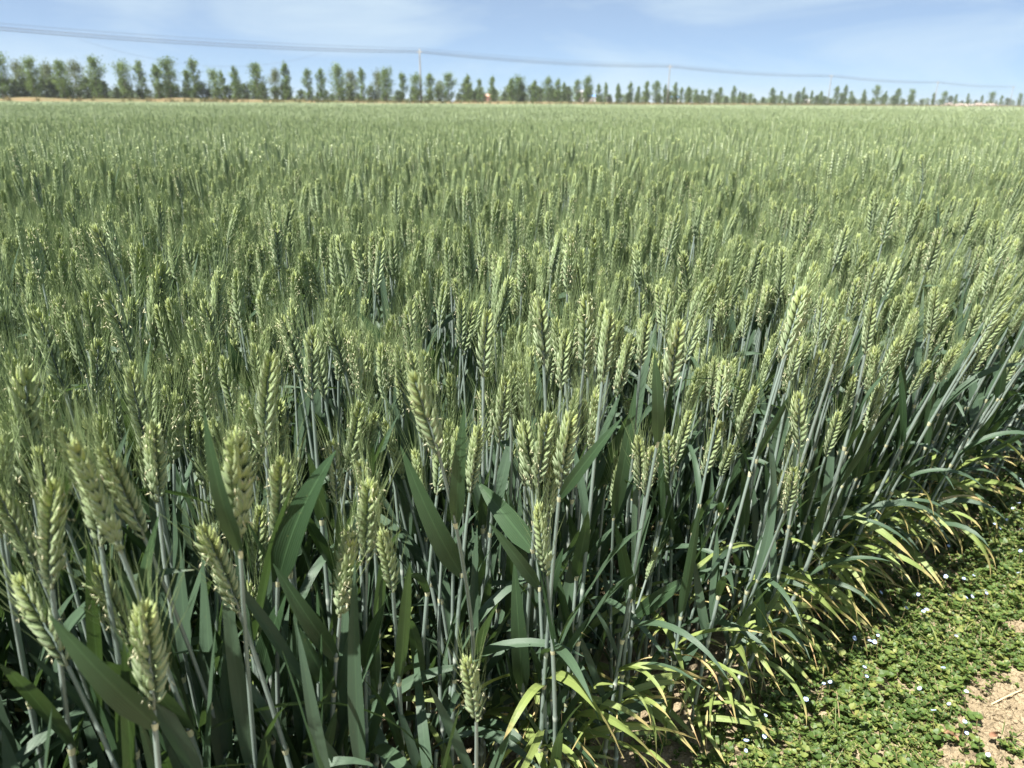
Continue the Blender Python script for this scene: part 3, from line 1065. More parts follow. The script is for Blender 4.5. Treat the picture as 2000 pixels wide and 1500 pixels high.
def patch(size, n, temps, hs=0.045):
    per = max(1, int(n / len(temps)))
    ps = []
    m = int(math.sqrt(n)) + 1
    cells = [(i, j) for i in range(m) for j in range(m)]
    rng.shuffle(cells)
    cells = cells[:per * len(temps)]
    for ti, t in enumerate(temps):
        v0, f0, m0, c0 = t
        cc = np.array(cells[ti * per:(ti + 1) * per], float)
        k = len(cc)
        xy = (cc + rng.uniform(0, 1, (k, 2))) / m * size - size / 2
        a = rng.uniform(0, 6.28, k); sc = rng.normal(1.0, hs / 0.6, k)
        lx, ly = rng.normal(0, 0.05, (2, k))
        ca, sa = np.cos(a)[:, None], np.sin(a)[:, None]
        z = v0[None, :, 2] * sc[:, None]
        x = v0[None, :, 0] * ca - v0[None, :, 1] * sa + xy[:, :1] + z * lx[:, None]
        y = v0[None, :, 0] * sa + v0[None, :, 1] * ca + xy[:, 1:] + z * ly[:, None]
        v = np.stack((x, y, z), axis=2).reshape(-1, 3)
        nv = len(v0)
        f = (f0[None] + (np.arange(k) * nv)[:, None, None]).reshape(-1, 3)
        c = np.tile(c0, (k, 1)); c[:, 1] = (c[:, 1] + np.repeat(rng.uniform(0, 1, k), nv)) % 1
        ps.append(part(v, f, np.tile(m0, k), c))
    return join(ps)


def ring_scatter(name, cell, r0, r1, metas, label, spread=0.93, side=1.0, keep=1.0):
    """grid cells whose distance from the camera lies in a ring, inside the field"""
    pts, rot, ids, scl = [], [], [], []
    n = int(r1 / cell) + 2
    for i in range(-n, n + 1):
        for j in range(-1, n + 1):
            x, y = (i + 0.5) * cell, (j + 0.5) * cell
            r = math.hypot(x, y)
            if not (r0 <= r < r1): continue
            if abs(x) > spread * y + side: continue
            if s_in(x, y) < cell * 0.3: continue
            if fl_near(x, y) < FIELD_GAP + cell * 0.5: continue
            pts.append((x, y, 0)); rot.append((0, 0, int(rng.integers(4)) * PI / 2)); ids.append(int(rng.integers(metas)))
            scl.append((1, 1, 1 + 0.035 * math.sin(x * 0.9 + 1.3 * math.sin(y * 0.5)) * min(1, r / 8)))
    return pts, rot, scl, ids


def fl_near(x, y):
    """metres in front of the pole line (positive on the camera side)"""
    return -((x - LA) * LN[0] + y * LN[1])


FIELD_GAP = 4.0
temps1 = [low_plant(14, 2, a, 3, 5, 3) for a in (0, 0, 1, 1, 2, 2)]
P1S = [patch(0.5, 150, temps1) for _ in range(5)]
c1 = protos('wheat_patch_mid', [mesh('wheat_patch_mid', p, M_WHEAT, False) for p in P1S])
R0, R1, R2 = 3.35, 11.0, 42.0
a = ring_scatter('m', 0.5, R0, R1, 5, '')
scatter('wheat_crop', *a, c1, 'mass of wheat ears in the middle of the field', 'wheat crop')
temps2 = [low_plant(5, 1, 0, 3, 2, 3) for _ in range(5)]
P2S = [patch(1.0, 540, temps2) for _ in range(3)]
c2 = protos('wheat_patch_far', [mesh('wheat_patch_far', p, M_WHEAT, False) for p in P2S])
a = ring_scatter('f', 1.0, R1, R2, 3, '', 0.9)
scatter('wheat_crop', *a, c2, 'soft green expanse of wheat well beyond the single ears', 'wheat crop')


def tiny_plant():
    ps = [xf(low_ear(2, 0, 0), None, (0, 0, 0.58), 1.0)]
    ps[0] = (ps[0][0] * np.array((1.6, 1.6, 1)), *ps[0][1:])
    ps.append(xf(low_leaf(0.2, 0.03, 1), rz(U(0, 6)), (0, 0, 0.40)))
    ps.append(xf(low_leaf(0.2, 0.03, 1), rz(U(0, 6)), (0, 0, 0.46)))
    return join(ps)


temps3 = [tiny_plant() for _ in range(3)]
P3S = [patch(4.0, 1900, temps3, 0.05) for _ in range(2)]
c3 = protos('wheat_patch_horizon', [mesh('wheat_patch_horizon', p, M_WHEAT, False) for p in P3S])
a = ring_scatter('h', 4.0, R2, 430.0, 2, '', 0.85)
scatter('wheat_crop', *a, c3, 'flat green wheat stretching to the tree line', 'wheat crop')

# ------------------------------------------------------------------ verge: low speedwell, clods, straw
M_WEED = None


def mat_weed():
    s = NT('weed_leaf')
    al, rn, ac, _ = s.attr()
    r2 = s.math('FRACT', s.math('ADD', s.rnd(), rn))
    c = s.ramp(r2, [(0, (0.048, 0.088, 0.020)), (0.5, (0.100, 0.158, 0.036)), (0.8, (0.165, 0.212, 0.052)), (1, (0.29, 0.30, 0.085))])
    c = s.mix(s.math('MULTIPLY', s.noise(120, 2, s.pos()), 0.3), c, (0.05, 0.09, 0.02))
    return s.finish(c, 0.5, 0.4, 0.28, s.mix(0.5, c, (0.22, 0.32, 0.04)))


M_WEED = mat_weed()
M_WSTEM = simple('weed_stem', (0.16, 0.17, 0.06), (0.24, 0.15, 0.08), 60)
M_PETAL = simple('speedwell_petal', (0.36, 0.47, 0.78), (0.55, 0.64, 0.86), 300, 0.6, 0.3, 0.25)
M_EYE = simple('speedwell_eye', (0.75, 0.76, 0.70), (0.8, 0.8, 0.6), 300)
M_TWIG = simple('dry_straw_stalk', (0.50, 0.38, 0.20), (0.62, 0.50, 0.30), 90, 0.8)
M_RED = simple('withered_leaf', (0.20, 0.085, 0.05), (0.27, 0.17, 0.09), 120, 0.8)
M_WEEDS = [M_WEED, M_WSTEM, M_PETAL, M_EYE]


def round_leaf(L, w, rn):
    """small toothed oval leaf lying along +x, cupped"""
    v, c = [(0, 0, 0)], [(0, rn, 0.5, 0)]
    ou = []
    for k in range(9):
        a = -1.25 + 2.5 * k / 8
        r = 0.5 * (1 + 0.10 * (k % 2))
        ou.append((L * (0.5 - 0.5 * math.cos(PI * (k / 8)) if False else 0.52 + 0.5 * math.cos(a * 1.35) * r * 1.9 - 0.28), w * math.sin(a * 1.22) * r, 0))
    for x, y, z in ou:
        v.append((x, y, 0.22 * abs(y) + 0.10 * x)); c.append((x / L, rn, 0.5 + y / w, 0))
    v.append((L * 0.5, 0, 0.0)); c.append((0.5, rn, 0.5, 0))
    f = []
    for k in range(1, 9): f.append((10, k, k + 1))
    f += [(0, 1, 10), (0, 10, 9)]
    return part(v, f, 0, c)


def sprig(h, n):
    ps = []
    lean = np.array((N(0, .5), N(0, .5), 1.0))
    pts = [lean * h * q * np.array((1, 1, 1 - 0.2 * q)) for q in np.linspace(0, 1, 4)]
    ps.append(tube(pts, [0.0009, 0.0008, 0.0006, 0.0004], 3, 1))
    for k in range(n):
        q = 0.12 + 0.88 * k / n
        b = lean * h * q * np.array((1, 1, 1 - 0.2 * q))
        L = U(0.009, 0.0155) * (1.0 if q < 0.7 else 0.65)
        rn = U(0, 0.8) if q < 0.7 else U(0.5, 1.0)
        for s2 in (0, PI):
            ps.append(xf(round_leaf(L, L * U(0.75, 0.95), rn), rz(k * 1.57 + s2 + U(-.4, .4)) @ ry(-math.radians(U(-12, 38))), b))
    return join(ps)


def grass_sprig():
    ps = []
    for _ in range(int(rng.integers(3, 7))):
        lf = leaf_part(U(0.03, 0.09), U(0.0015, 0.0032), math.radians(U(15, 50)), math.radians(U(50, 140)), U(-2, 2), 0.3, 0, 5, 0, U(0.3, 1))
        ps.append(xf(lf, rz(U(0, 6.28)), (N(0, .003), N(0, .003), 0)))
    return join(ps)


def runner():
    n = 7; a = U(0, 6.28); pts = [np.array((0, 0, 0.006))]
    for _ in range(n):
        a += N(0, 0.25); pts.append(pts[-1] + np.array((math.cos(a), math.sin(a), N(0.004, 0.004))) * 0.014)
    ps = [tube(pts, 0.0008, 4, 1)]
    for k in range(1, n + 1):
        for s2 in (-1, 1):
            L = U(0.008, 0.019)
            ps.append(xf(round_leaf(L, L * U(0.7, 0.95), U(0, 1)), rz(a + s2 * U(0.9, 1.8)) @ ry(-math.radians(U(0, 40))), pts[k]))
    return join(ps)


SPR = [sprig(U(0.02, 0.048), int(rng.integers(3, 6))) for _ in range(14)]
SPR_ME = [mesh('weed_sprig', p, M_WEEDS, False) for p in SPR]
SPR_ME += [mesh('weed_sprig', grass_sprig(), M_WEEDS, False) for _ in range(3)] + [mesh('weed_sprig', runner(), M_WEEDS, False) for _ in range(4)]
c_w = protos('weed_sprig', SPR_ME)
bare = [(on_z(1965, 1385, 0)[:2], 0.055), (on_z(2040, 1400, 0)[:2], 0.09), (on_z(1905, 1425, 0)[:2], 0.026), (on_z(1880, 1485, 0)[:2], 0.030), (on_z(1960, 1480, 0)[:2], 0.022), (on_z(1990, 1235, 0)[:2], 0.02)]


def weed_density(x, y, s):
    if s > 0.12: return 0.0
    d = 1.0 if s < 0.0 else max(0.0, 1 - s / 0.12) * 0.45
    if s > -0.10: d *= 0.55
    for c, r in bare:
        q = math.hypot(x - c[0], y - c[1]) / r
        if q < 1: d *= 0.05
        elif q < 1.5: d *= (q - 1) * 2
    d *= min(1.0, 0.92 + 0.45 * math.sin(x * 21 + 3 * math.sin(y * 17)) * math.sin(y * 19 + 1))
    return max(0, d)


pts, rot, scl, ids, flower_spots = [], [], [], [], []
for ix in np.arange(0.0, 3.6, 0.0080):
    for iy in np.arange(0.25, 3.6, 0.0080):
        x, y = ix + U(-.5, .5) * 0.0080, iy + U(-.5, .5) * 0.0080
        s = float(s_in(x, y))
        if s > 0.12 or s < -1.5: continue
        pr = project((x, y, 0))
        if not pr or not (900 < pr[0] < 2500 and pr[1] < 1900): continue
        if U(0, 1) > weed_density(x, y, s): continue
        if U(0, 1) < 0.030 * (0.3 + 1.6 * (math.sin(x * 11 + 2) * math.sin(y * 13) > 0)) and s < -0.05 and -50 < pr[0] < 2030 and pr[1] < 1520: flower_spots.append((x, y)); continue
        pts.append((x, y, 0)); rot.append((U(-.3, .3), U(-.3, .3), U(0, 6.28))); scl.append(U(0.42, 0.85) if U(0, 1) < 0.9 else U(0.9, 1.3)); ids.append(int(rng.integers(14)) if U(0, 1) < 0.86 else int(rng.integers(14, 21)))
pa = np.array(pts); pa[:, 2] = ground_z(pa[:, 0], pa[:, 1])
scatter('verge_weeds', pa, rot, scl, ids, c_w, 'mat of small round-leaved green weeds covering the verge', 'weeds')


def flower_part():
    ps = []
    for k in range(4):
        L = (0.0050, 0.0046, 0.0040, 0.0046)[k]
        v = [(0, 0, 0)] + [(L * (0.55 + 0.45 * math.cos(a)), L * 0.62 * math.sin(a), L * 0.25 * (0.55 + 0.45 * math.cos(a))) for a in np.linspace(-2.2, 2.2, 7)]
        f = [(0, i, i + 1) for i in range(1, 7)]
        ps.append(xf(part(v, f, 2), rz(k * PI / 2)))
    v = [(0, 0, 0.0016)] + [(0.0012 * math.cos(a), 0.0012 * math.sin(a), 0.0008) for a in np.arange(6) * PI / 3]
    ps.append(part(v, [(0, 1 + i, 1 + (i + 1) % 6) for i in range(6)], 3))
    return join(ps)


FLOWER = mesh('flower', flower_part(), M_WEEDS, False)
rng.shuffle(flower_spots)
flower_spots = flower_spots[:220]
for x, y in flower_spots:
    z = float(ground_z(x, y)[0])
    o = empty('speedwell_plant', (x, y, z))
    tag(o, 'tiny weed holding up one pale blue four-petalled flower on the verge', 'weed', 'blue-flowered weeds on the verge')
    j = int(rng.integers(14)); sc = U(0.9, 1.25)
    link('foliage', SPR_ME[j], o, m4(rz(U(0, 6.28)), (0, 0, 0), sc))
    hz = U(0.036, 0.056)
    tx, ty = N(0, .006), N(0, .006)
    link('flower_stalk', mesh('flower_stalk', tube([(0, 0, 0), (tx * .6, ty * .6, hz * .6), (tx, ty, hz)], 0.0005, 3, 1), M_WEEDS), o)
    link('flower', FLOWER, o, m4(rz(U(0, 6.28)) @ rx(U(-.6, .6)) @ ry(U(-.6, .6)), (tx, ty, hz), U(0.62, 0.95)))

# clods and crumbs
def clod():
    t = (1 + 5 ** 0.5) / 2
    v = np.array([(-1, t, 0), (1, t, 0), (-1, -t, 0), (1, -t, 0), (0, -1, t), (0, 1, t), (0, -1, -t), (0, 1, -t), (t, 0, -1), (t, 0, 1), (-t, 0, -1), (-t, 0, 1)]) / 1.9
    f = [(0, 11, 5), (0, 5, 1), (0, 1, 7), (0, 7, 10), (0, 10, 11), (1, 5, 9), (5, 11, 4), (11, 10, 2), (10, 7, 6), (7, 1, 8), (3, 9, 4), (3, 4, 2), (3, 2, 6), (3, 6, 8), (3, 8, 9), (4, 9, 5), (2, 4, 11), (6, 2, 10), (8, 6, 7), (9, 8, 1)]
    return part(v * rng.uniform(0.65, 1.25, (12, 1)) * np.array((1, 0.9, 0.7)), f)


c_c = protos('clod', [mesh('clod', clod(), [M_SOIL], False) for _ in range(6)])
pts, rot, scl, ids = [], [], [], []
for _ in range(15000):
    x, y = U(0.0, 2.6), U(0.3, 3.0)
    if U(0, 1) < 0.45:
        bc, br = bare[int(rng.integers(len(bare)))]; x, y = bc[0] + N(0, br), bc[1] + N(0, br)
    s = float(s_in(x, y))
    pr = project((x, y, 0))
    if s > 0.35 or not pr or not (600 < pr[0] < 2300 and pr[1] < 1700): continue
    w = weed_density(x, y, s)
    if U(0, 1) < w * 0.8: continue
    pts.append((x, y, 0)); rot.append((U(0, 6), U(0, 6), U(0, 6))); scl.append(0.0010 + 0.0080 * U(0, 1) ** 4); ids.append(int(rng.integers(6)))
pa = np.array(pts); pa[:, 2] = ground_z(pa[:, 0], pa[:, 1])
scatter('soil_crumbs', pa, rot, scl, ids, c_c, 'loose tan crumbs of dry soil between the weeds', 'soil')

# straws, a dry stalk, withered leaves
def straw(px0, py0, px1, py1, r, name, label, m, group=None):
    a, b = on_z(px0, py0, 0), on_z(px1, py1, 0)
    za, zb = float(ground_z(a[0], a[1])[0]), float(ground_z(b[0], b[1])[0])
    mid = (a + b) / 2 + np.array((N(0, .004), N(0, .004), 0))
    zz = max(za, zb) + r + 0.006
    P = np.array([(0, 0, za + r), (mid[0] - a[0], mid[1] - a[1], zz), (b[0] - a[0], b[1] - a[1], zb + r + 0.003)])
    path = bez(P[0], P[1] * 2 - (P[0] + P[2]) / 2, P[2], np.linspace(0, 1, 6))
    o = link(name, mesh(name, tube(path, np.linspace(r, r * 0.75, 6), 6, 0, cap=True), [m]))
    o.location = (a[0], a[1], 0)
    tag(o, label, 'stalk', group)


straw(1935, 1372, 1998, 1350, 0.0016, 'dry_stalk', 'thick dry straw-coloured stalk lying across the edge of the bare soil', M_TWIG)
for k in range(26):
    px, py = U(1280, 1990), U(1120, 1490)
    p = on_z(px, py, 0)
    if s_in(p[0], p[1]) > 0.05: continue
    a = U(0, PI); l = U(18, 55)
    straw(px, py, px + math.cos(a) * l, py + math.sin(a) * l * 0.5, U(0.0005, 0.0010), 'straw_piece', 'thin broken straw lying among the verge weeds', M_TWIG, 'broken straws on the verge')
for px, py, az in ((1930, 1450, 0.4), (1868, 1458, 2.0)):
    p = on_z(px, py, 0)
    lp = leaf_part(0.030, 0.011, math.radians(70), math.radians(130), 3.0, 0.7, 0, 10, 0.3, 0.5)
    o = link('withered_leaf', mesh('withered_leaf', lp, [M_RED]))
    o.location = (p[0], p[1], 0.012); o.rotation_euler = (0, 0, az)
    tag(o, 'curled red-brown withered leaf on the bare soil', 'leaf', 'withered leaves on the bare soil')

# ------------------------------------------------------------------ far edge: bank, dry grass
def mat_bank():
    s = NT('dry_bank')
    p = s.pos()
    c = s.ramp(s.noise(0.12, 6, p, 0.6), [(0.35, (0.075, 0.10, 0.036)), (0.47, (0.14, 0.125, 0.06)), (0.60, (0.22, 0.15, 0.08)), (0.72, (0.09, 0.105, 0.042))])
    c = s.mix(s.math('MULTIPLY', s.noise(2.5, 4, p), 0.35), c, (0.21, 0.17, 0.09))
    return s.finish(c, 0.95, 0.1)


M_BANK = mat_bank()
ts = np.linspace(-330, 700, 520)
prof = [(-3.6, -0.05), (-2.4, 0.75), (-0.5, 1.05), (3.0, 1.10), (9.0, 1.15), (16.0, 0.8), (24.0, -0.05)]
org = np.array((LA + LB * 146.0, 146.0))
v = []
for t in ts:
    b = org + LDIR * t
    for k, (o_, z) in enumerate(prof):
        q = b + LN * o_
        zz = z if z < 0 else z * (0.95 + 0.22 * math.sin(t * 0.11 + k) * math.sin(t * 0.031 + 2 * k) + 0.12 * math.sin(t * 0.53 + k * 1.7))
        v.append((q[0], q[1], zz))
np_ = len(prof); f = []
for i in range(len(ts) - 1):
    for k in range(np_ - 1):
        a_ = i * np_ + k
        f += [(a_, a_ + np_, a_ + np_ + 1), (a_, a_ + np_ + 1, a_ + 1)]
bank_o = link('bank', mesh('bank', part(v, f), [M_BANK]))
tag(bank_o, 'low bank of dry earth and straw along the far edge of the field', 'bank', kind='structure')

M_DRYG = simple('dry_grass', (0.27, 0.21, 0.10), (0.12, 0.15, 0.055), 0.6, 0.9, 0.1, 0.2)


def tuft():
    ps = []
    for _ in range(16):
        a = U(0, 6.28); r = U(0, 0.35); h = U(0.25, 0.75)
        b = np.array((r * math.cos(a), r * math.sin(a), 0))
        tip = b + np.array((N(0, .2), N(0, .2), h)); w = np.array((math.sin(a), -math.cos(a), 0)) * 0.05
        ps.append(part([b - w, b + w, tip], [(0, 1, 2)]))
    return join(ps)


c_t = protos('dry_tuft', [mesh('dry_tuft', tuft(), [M_DRYG], False) for _ in range(4)])
pts, rot, scl, ids = [], [], [], []
for _ in range(7000):
    t = U(-250, 480); o_ = U(-3.0, 15)
    q = org + LDIR * t + LN * o_
    pts.append((q[0], q[1], 0.85)); rot.append((0, 0, U(0, 6.28))); scl.append(U(0.5, 1.2)); ids.append(int(rng.integers(4)))
scatter('dry_grass', pts, rot, scl, ids, c_t, 'straw-coloured dry grass along the foot of the tree row', 'grass')

# ------------------------------------------------------------------ trees
def mat_crown(name, ca, cb):
    s = NT(name)
    al, rn, ac, _ = s.attr()
    c = s.mix(s.math('FRACT', s.math('ADD', rn, s.rnd())), ca, cb)
    return s.finish(c, 0.6, 0.3, 0.30, s.mix(0.4, c, (0.2, 0.28, 0.05)))


M_POPLAR = mat_crown('poplar_foliage', (0.082, 0.140, 0.034), (0.20, 0.27, 0.074))
M_WILLOW = mat_crown('willow_foliage', (0.095, 0.125, 0.050), (0.165, 0.185, 0.075))
M_SHRUB = mat_crown('shrub_foliage', (0.070, 0.105, 0.040), (0.14, 0.18, 0.070))
M_BARK = simple('bark', (0.16, 0.14, 0.11), (0.26, 0.23, 0.18), 3, 0.9, 0.2)


def make_tree(h, wid, low, kind, leaves):
    """trunk with limbs, and leaves set along the limbs; returns (trunk part, crown part)"""
    tr = [tube([(0, 0, -0.3), (N(0, .06), N(0, .06), h * 0.4), (N(0, .1), N(0, .1), h * 0.92)], [0.10, 0.075, 0.015], 6)]
    limbs = []
    n = 17 if kind != 'willow' else 14
    for i in range(n):
        q = low + (0.93 - low) * (i + U(0, .6)) / n
        a = i * 2.4 + U(-.4, .4)
        sh = math.sin(PI * min(1, (q - low + 0.10) / (1.02 - low)) ** 0.9)
        ln_ = wid * (0.30 + 0.80 * sh) * U(0.75, 1.25)
        up = U(0.5, 1.7) if kind == 'poplar' else U(0.4, 1.1)
        b = np.array((0, 0, h * q))
        e = b + np.array((math.cos(a), math.sin(a), up)) * ln_
        e[2] = min(e[2], h * U(0.97, 1.03))
        m = (b + e) / 2 + np.array((math.cos(a), math.sin(a), 0)) * ln_ * 0.12
        if kind == 'willow': e[2] -= ln_ * 0.3
        tr.append(tube([b, m, e], [0.035, 0.022, 0.008], 4))
        limbs.append((b, m, e))
    limbs.append((np.array((0, 0, h * 0.7)), np.array((0, 0, h * 0.85)), np.array((N(0, .1), N(0, .1), h))))
    k = leaves
    li = rng.integers(0, len(limbs), k); u = rng.uniform(0.18, 1.05, k)
    B = np.array([limbs[i][0] for i in li]); Mi = np.array([limbs[i][1] for i in li]); E = np.array([limbs[i][2] for i in li])
    C = (1 - u[:, None]) ** 2 * B + 2 * (u * (1 - u))[:, None] * Mi + (u ** 2)[:, None] * E
    C += rng.normal(0, 1, (k, 3)) * np.array((0.21, 0.21, 0.26)) * (wid / 0.9)
    sz = rng.uniform(0.075, 0.165, k)
    A = rng.normal(0, 1, (k, 3)); A /= np.linalg.norm(A, axis=1)[:, None]
    Bv = np.cross(A, rng.normal(0, 1, (k, 3))); Bv /= np.linalg.norm(Bv, axis=1)[:, None]
    if kind == 'willow': A[:, 2] -= 1.2; A /= np.linalg.norm(A, axis=1)[:, None]
    v = np.stack((C - A * sz[:, None], C + Bv * sz[:, None] * 0.6, C + A * sz[:, None], C - Bv * sz[:, None] * 0.6), axis=1).reshape(-1, 3)
    i4 = np.arange(k) * 4
    f = np.vstack((np.column_stack((i4, i4 + 1, i4 + 2)), np.column_stack((i4, i4 + 2, i4 + 3))))
    clump = (li * 0.618) % 1 * 0.5
    c = np.zeros((k * 4, 4)); c[:, 1] = np.repeat(clump + rng.uniform(0, 0.5, k), 4)
    return join(tr), part(v, f, 0, c)


TREES = {'poplar': [], 'willow': [], 'broad': []}
for i in range(7):
    t, c = make_tree(7.0, U(0.75, 1.0), U(0.04, 0.12), 'poplar', 2100)
    TREES['poplar'].append((mesh('trunk', t, [M_BARK]), mesh('crown', c, [M_POPLAR], False)))
for i in range(3):
    t, c = make_tree(7.0, U(1.5, 1.9), 0.14, 'willow', 3200)
    TREES['willow'].append((mesh('trunk', t, [M_BARK]), mesh('crown', c, [M_WILLOW], False)))
for i in range(4):
    t, c = make_tree(7.0, U(1.2, 1.55), U(0.08, 0.16), 'poplar', 2700)
    TREES['broad'].append((mesh('trunk', t, [M_BARK]), mesh('crown', c, [M_POPLAR], False)))
TR = [(10, 101, 'b'), (-45, 108, 'b'), (49, 122, 'w'), (73, 115, 'b'), (105, 124, 'w'), (130, 119, 'b'), (157, 122, 'w'), (196, 114, 'b'), (250, 122, 'b'), (282, 119, 'p'),
      (313, 126, 'p'), (336, 117, 'b'), (371, 136, 'p'), (385, 115, 'p'), (423, 138, 'b'), (439, 138, 'p'), (465, 131, 'p'), (506, 124, 'b'), (542, 137, 'w'), (563, 122, 'p'),
      (604, 135, 'p'), (630, 135, 'p'), (663, 129, 'b'), (688, 140, 'w'), (709, 133, 'p'), (741, 140, 'w'), (757, 135, 'b'), (788, 143, 'p'), (814, 146, 'b'), (841, 145, 'b'),
      (860, 160, 'w'), (877, 145, 'b'), (914, 147, 'p'), (937, 154, 'p'), (961, 150, 'p'), (999, 153, 'p'), (1012, 150, 'b'), (1044, 157, 'p'), (1070, 153, 'b'), (1089, 154, 'p'),
      (1101, 161, 'p'), (1126, 156, 'p'), (1147, 151, 'b'), (1168, 164, 'p'), (1182, 162, 'p'), (1206, 164, 'p'), (1230, 161, 'p'), (1245, 168, 'p'), (1261, 159, 'p'), (1280, 159, 'b'),
      (1297, 165, 'p'), (1317, 161, 'p'), (1329, 171, 'p'), (1343, 169, 'p'), (1357, 175, 'b'), (1370, 176, 'p'), (1384, 175, 'b'), (1405, 171, 'b'), (1431, 168, 'p'), (1443, 178, 'p'),
      (1464, 182, 'p'), (1506, 172, 'b'), (1524, 178, 'p'), (1541, 184, 'b'), (1566, 170, 'p'), (1583, 177, 'p'), (1601, 178, 'p'), (1631, 168, 'p'), (1648, 166, 'p'), (1660, 178, 'p'),
      (1685, 175, 'p'), (1709, 168, 'b'), (1727, 178, 'p'), (1751, 173, 'b'), (1778, 175, 'b'), (1821, 181, 'p'), (1842, 179, 'b'), (1865, 184, 'p'), (1888, 182, 'p'), (1916, 186, 'p'),
      (1935, 180, 'b'), (1954, 186, 'p'), (1990, 183, 'b'), (2025, 184, 'b')]
KIND = {'p': 'poplar', 'w': 'willow', 'b': 'broad'}
TLAB = {'p': 'slender dark green young poplar', 'w': 'pale yellow-green rounded willow', 'b': 'broad-crowned dark green poplar'}
TPLACE = [(180, 'beside the tallest forked poplar of the far row'), (480, 'in the tall thick part of the far row'), (780, 'in the far row before the thickest power pole'),
          (890, 'around the thickest power pole in the far row'), (1000, 'by the tiny pinkish house in the far row'), (1110, 'between the pinkish and the white houses'),
          (1215, 'in front of the small white houses'), (1350, 'near the blue-roofed shed and its power pole'), (1480, 'in the low thicket beyond the blue-roofed shed'),
          (1700, 'about the power pole whose whole shaft shows'), (1800, 'in the thin end of the far row'), (3000, 'behind the pinkish brick rubble')]
for n_, (px, py, k) in enumerate(TR):
    off = 4.0 + (4.5 if k == 'w' else 0) + U(-1.0, 1.5)
    if 800 < px < 850: off = -1.2
    b = line_pt(px, off)
    top = at_y(px, py, b[1])[2]
    h = max(3.0, top)
    o = empty('willow_tree' if k == 'w' else 'poplar_tree', (b[0], b[1], 0.8))
    o.rotation_euler = (0, 0, U(0, 6.28))
    sz = (h - 0.8) / 7.0
    o.scale = (sz * U(0.88, 1.2), sz * U(0.88, 1.2), sz)
    tm, cm = TREES[KIND[k]][n_ % len(TREES[KIND[k]])]
    link('trunk', tm, o); link('crown', cm, o)
    if (px, py) == (10, 101): tag(o, 'tallest forked poplar at the end of the far tree row', 'tree')
    elif (px, py) == (1464, 182): tag(o, 'lone short dark poplar standing in a gap of the far row', 'tree')
    else:
        where = [w for a_, w in TPLACE if px < a_][0]
        tag(o, TLAB[k] + ' ' + where, 'tree', TLAB[k] + ' ' + where)

SHR = []
for i in range(4):
    t, c = make_tree(3.0, 0.75, 0.05, 'broad', 900)
    SHR.append((mesh('trunk', t, [M_BARK]), mesh('crown', c, [M_SHRUB], False)))
for px in list(range(8, 900, 17)) + list(range(905, 1995, 19)):
    px += U(-6, 6)
    b = line_pt(px, U(5, 9))
    o = empty('shrub', (b[0], b[1], 0.8)); o.rotation_euler = (0, 0, U(0, 6.28))
    sz = U(0.55, 1.25) * (0.9 if px < 900 else 1.1); o.scale = (sz * 1.15, sz * 1.15, sz)
    tm, cm = SHR[int(rng.integers(4))]
    link('trunk', tm, o); link('crown', cm, o)
    tag(o, 'low grey-green shrub under the trees of the far row', 'shrub', 'shrubs under the far tree row')

# a far wood beyond, seen as one dull strip
pts, rot, scl, ids = [], [], [], []
crs = [c for k in ('poplar', 'broad') for (_, c) in TREES[k]]
c_f = protos('far_crown', crs)
for _ in range(620):
    px = U(-250, 2300)
    b = line_pt(px, U(170, 420))
    pts.append((b[0], b[1], -0.8)); rot.append((0, 0, U(0, 6.28)))
    sz = U(0.75, 1.3) * (1.05 if px > 900 else 0.6); scl.append((sz * 1.9, sz * 1.9, sz)); ids.append(int(rng.integers(len(crs))))
scatter('far_wood', pts, rot, scl, ids, c_f, 'distant blue-green wood far beyond the row of poplars', 'wood')

# ------------------------------------------------------------------ poles and cables
M_CONC = simple('concrete_pole', (0.25, 0.25, 0.235), (0.32, 0.315, 0.30), 2, 0.85, 0.2)
M_STEEL = simple('galvanised_steel', (0.30, 0.31, 0.32), (0.40, 0.40, 0.40), 5, 0.5, 0.5)
M_PORC = simple('porcelain', (0.34, 0.22, 0.16), (0.40, 0.28, 0.2), 5, 0.3)
M_CABLE = simple('cable', (0.10, 0.10, 0.105), (0.15, 0.15, 0.15), 3, 0.6)
POLE_PX = [823, 1303, 1616, 1824, 1972]
bases = [line_pt(p, 0.0) for p in POLE_PX]
step = bases[0] - bases[1]
left = bases[0] + step / np.linalg.norm(step) * 70
bases = [left + step / np.linalg.norm(step) * 72, left] + bases + [bases[-1] - step / np.linalg.norm(step) * 95]
TOP = 10.0
perp = np.array((LN[0], LN[1], 0))
ang = math.atan2(perp[1], perp[0])
shaft = mesh('shaft', tube([(0, 0, -0.3), (0, 0, TOP)], [0.18, 0.125], 10, cap=True), [M_CONC])
arm = mesh('crossarm', boxp(-0.85, 0.85, -0.05, 0.05, TOP - 0.55, TOP - 0.43), [M_STEEL])
brace = mesh('brace', join([tube([(s_ * 0.55, 0, TOP - 0.52), (s_ * 0.06, 0, TOP - 1.05)], 0.025, 4) for s_ in (-1, 1)]), [M_STEEL])
ins = mesh('insulator', join([tube([(0, 0, 0), (0, 0, 0.07), (0, 0, 0.075), (0, 0, 0.15), (0, 0, 0.16), (0, 0, 0.24)], [0.02, 0.02, 0.06, 0.05, 0.07, 0.03], 8, cap=True)]), [M_PORC])
pole_lab = ['beyond the frame', 'beyond the frame', 'grey concrete power pole rising among the trees, the tallest and thickest looking of the line',
            'grey concrete power pole standing next to the blue-roofed shed', 'grey concrete power pole with its whole pale shaft showing before the trees',
            'grey concrete power pole rising over the clump above the brick rubble', 'grey concrete power pole at the end of the line beyond the brick rubble', 'far']
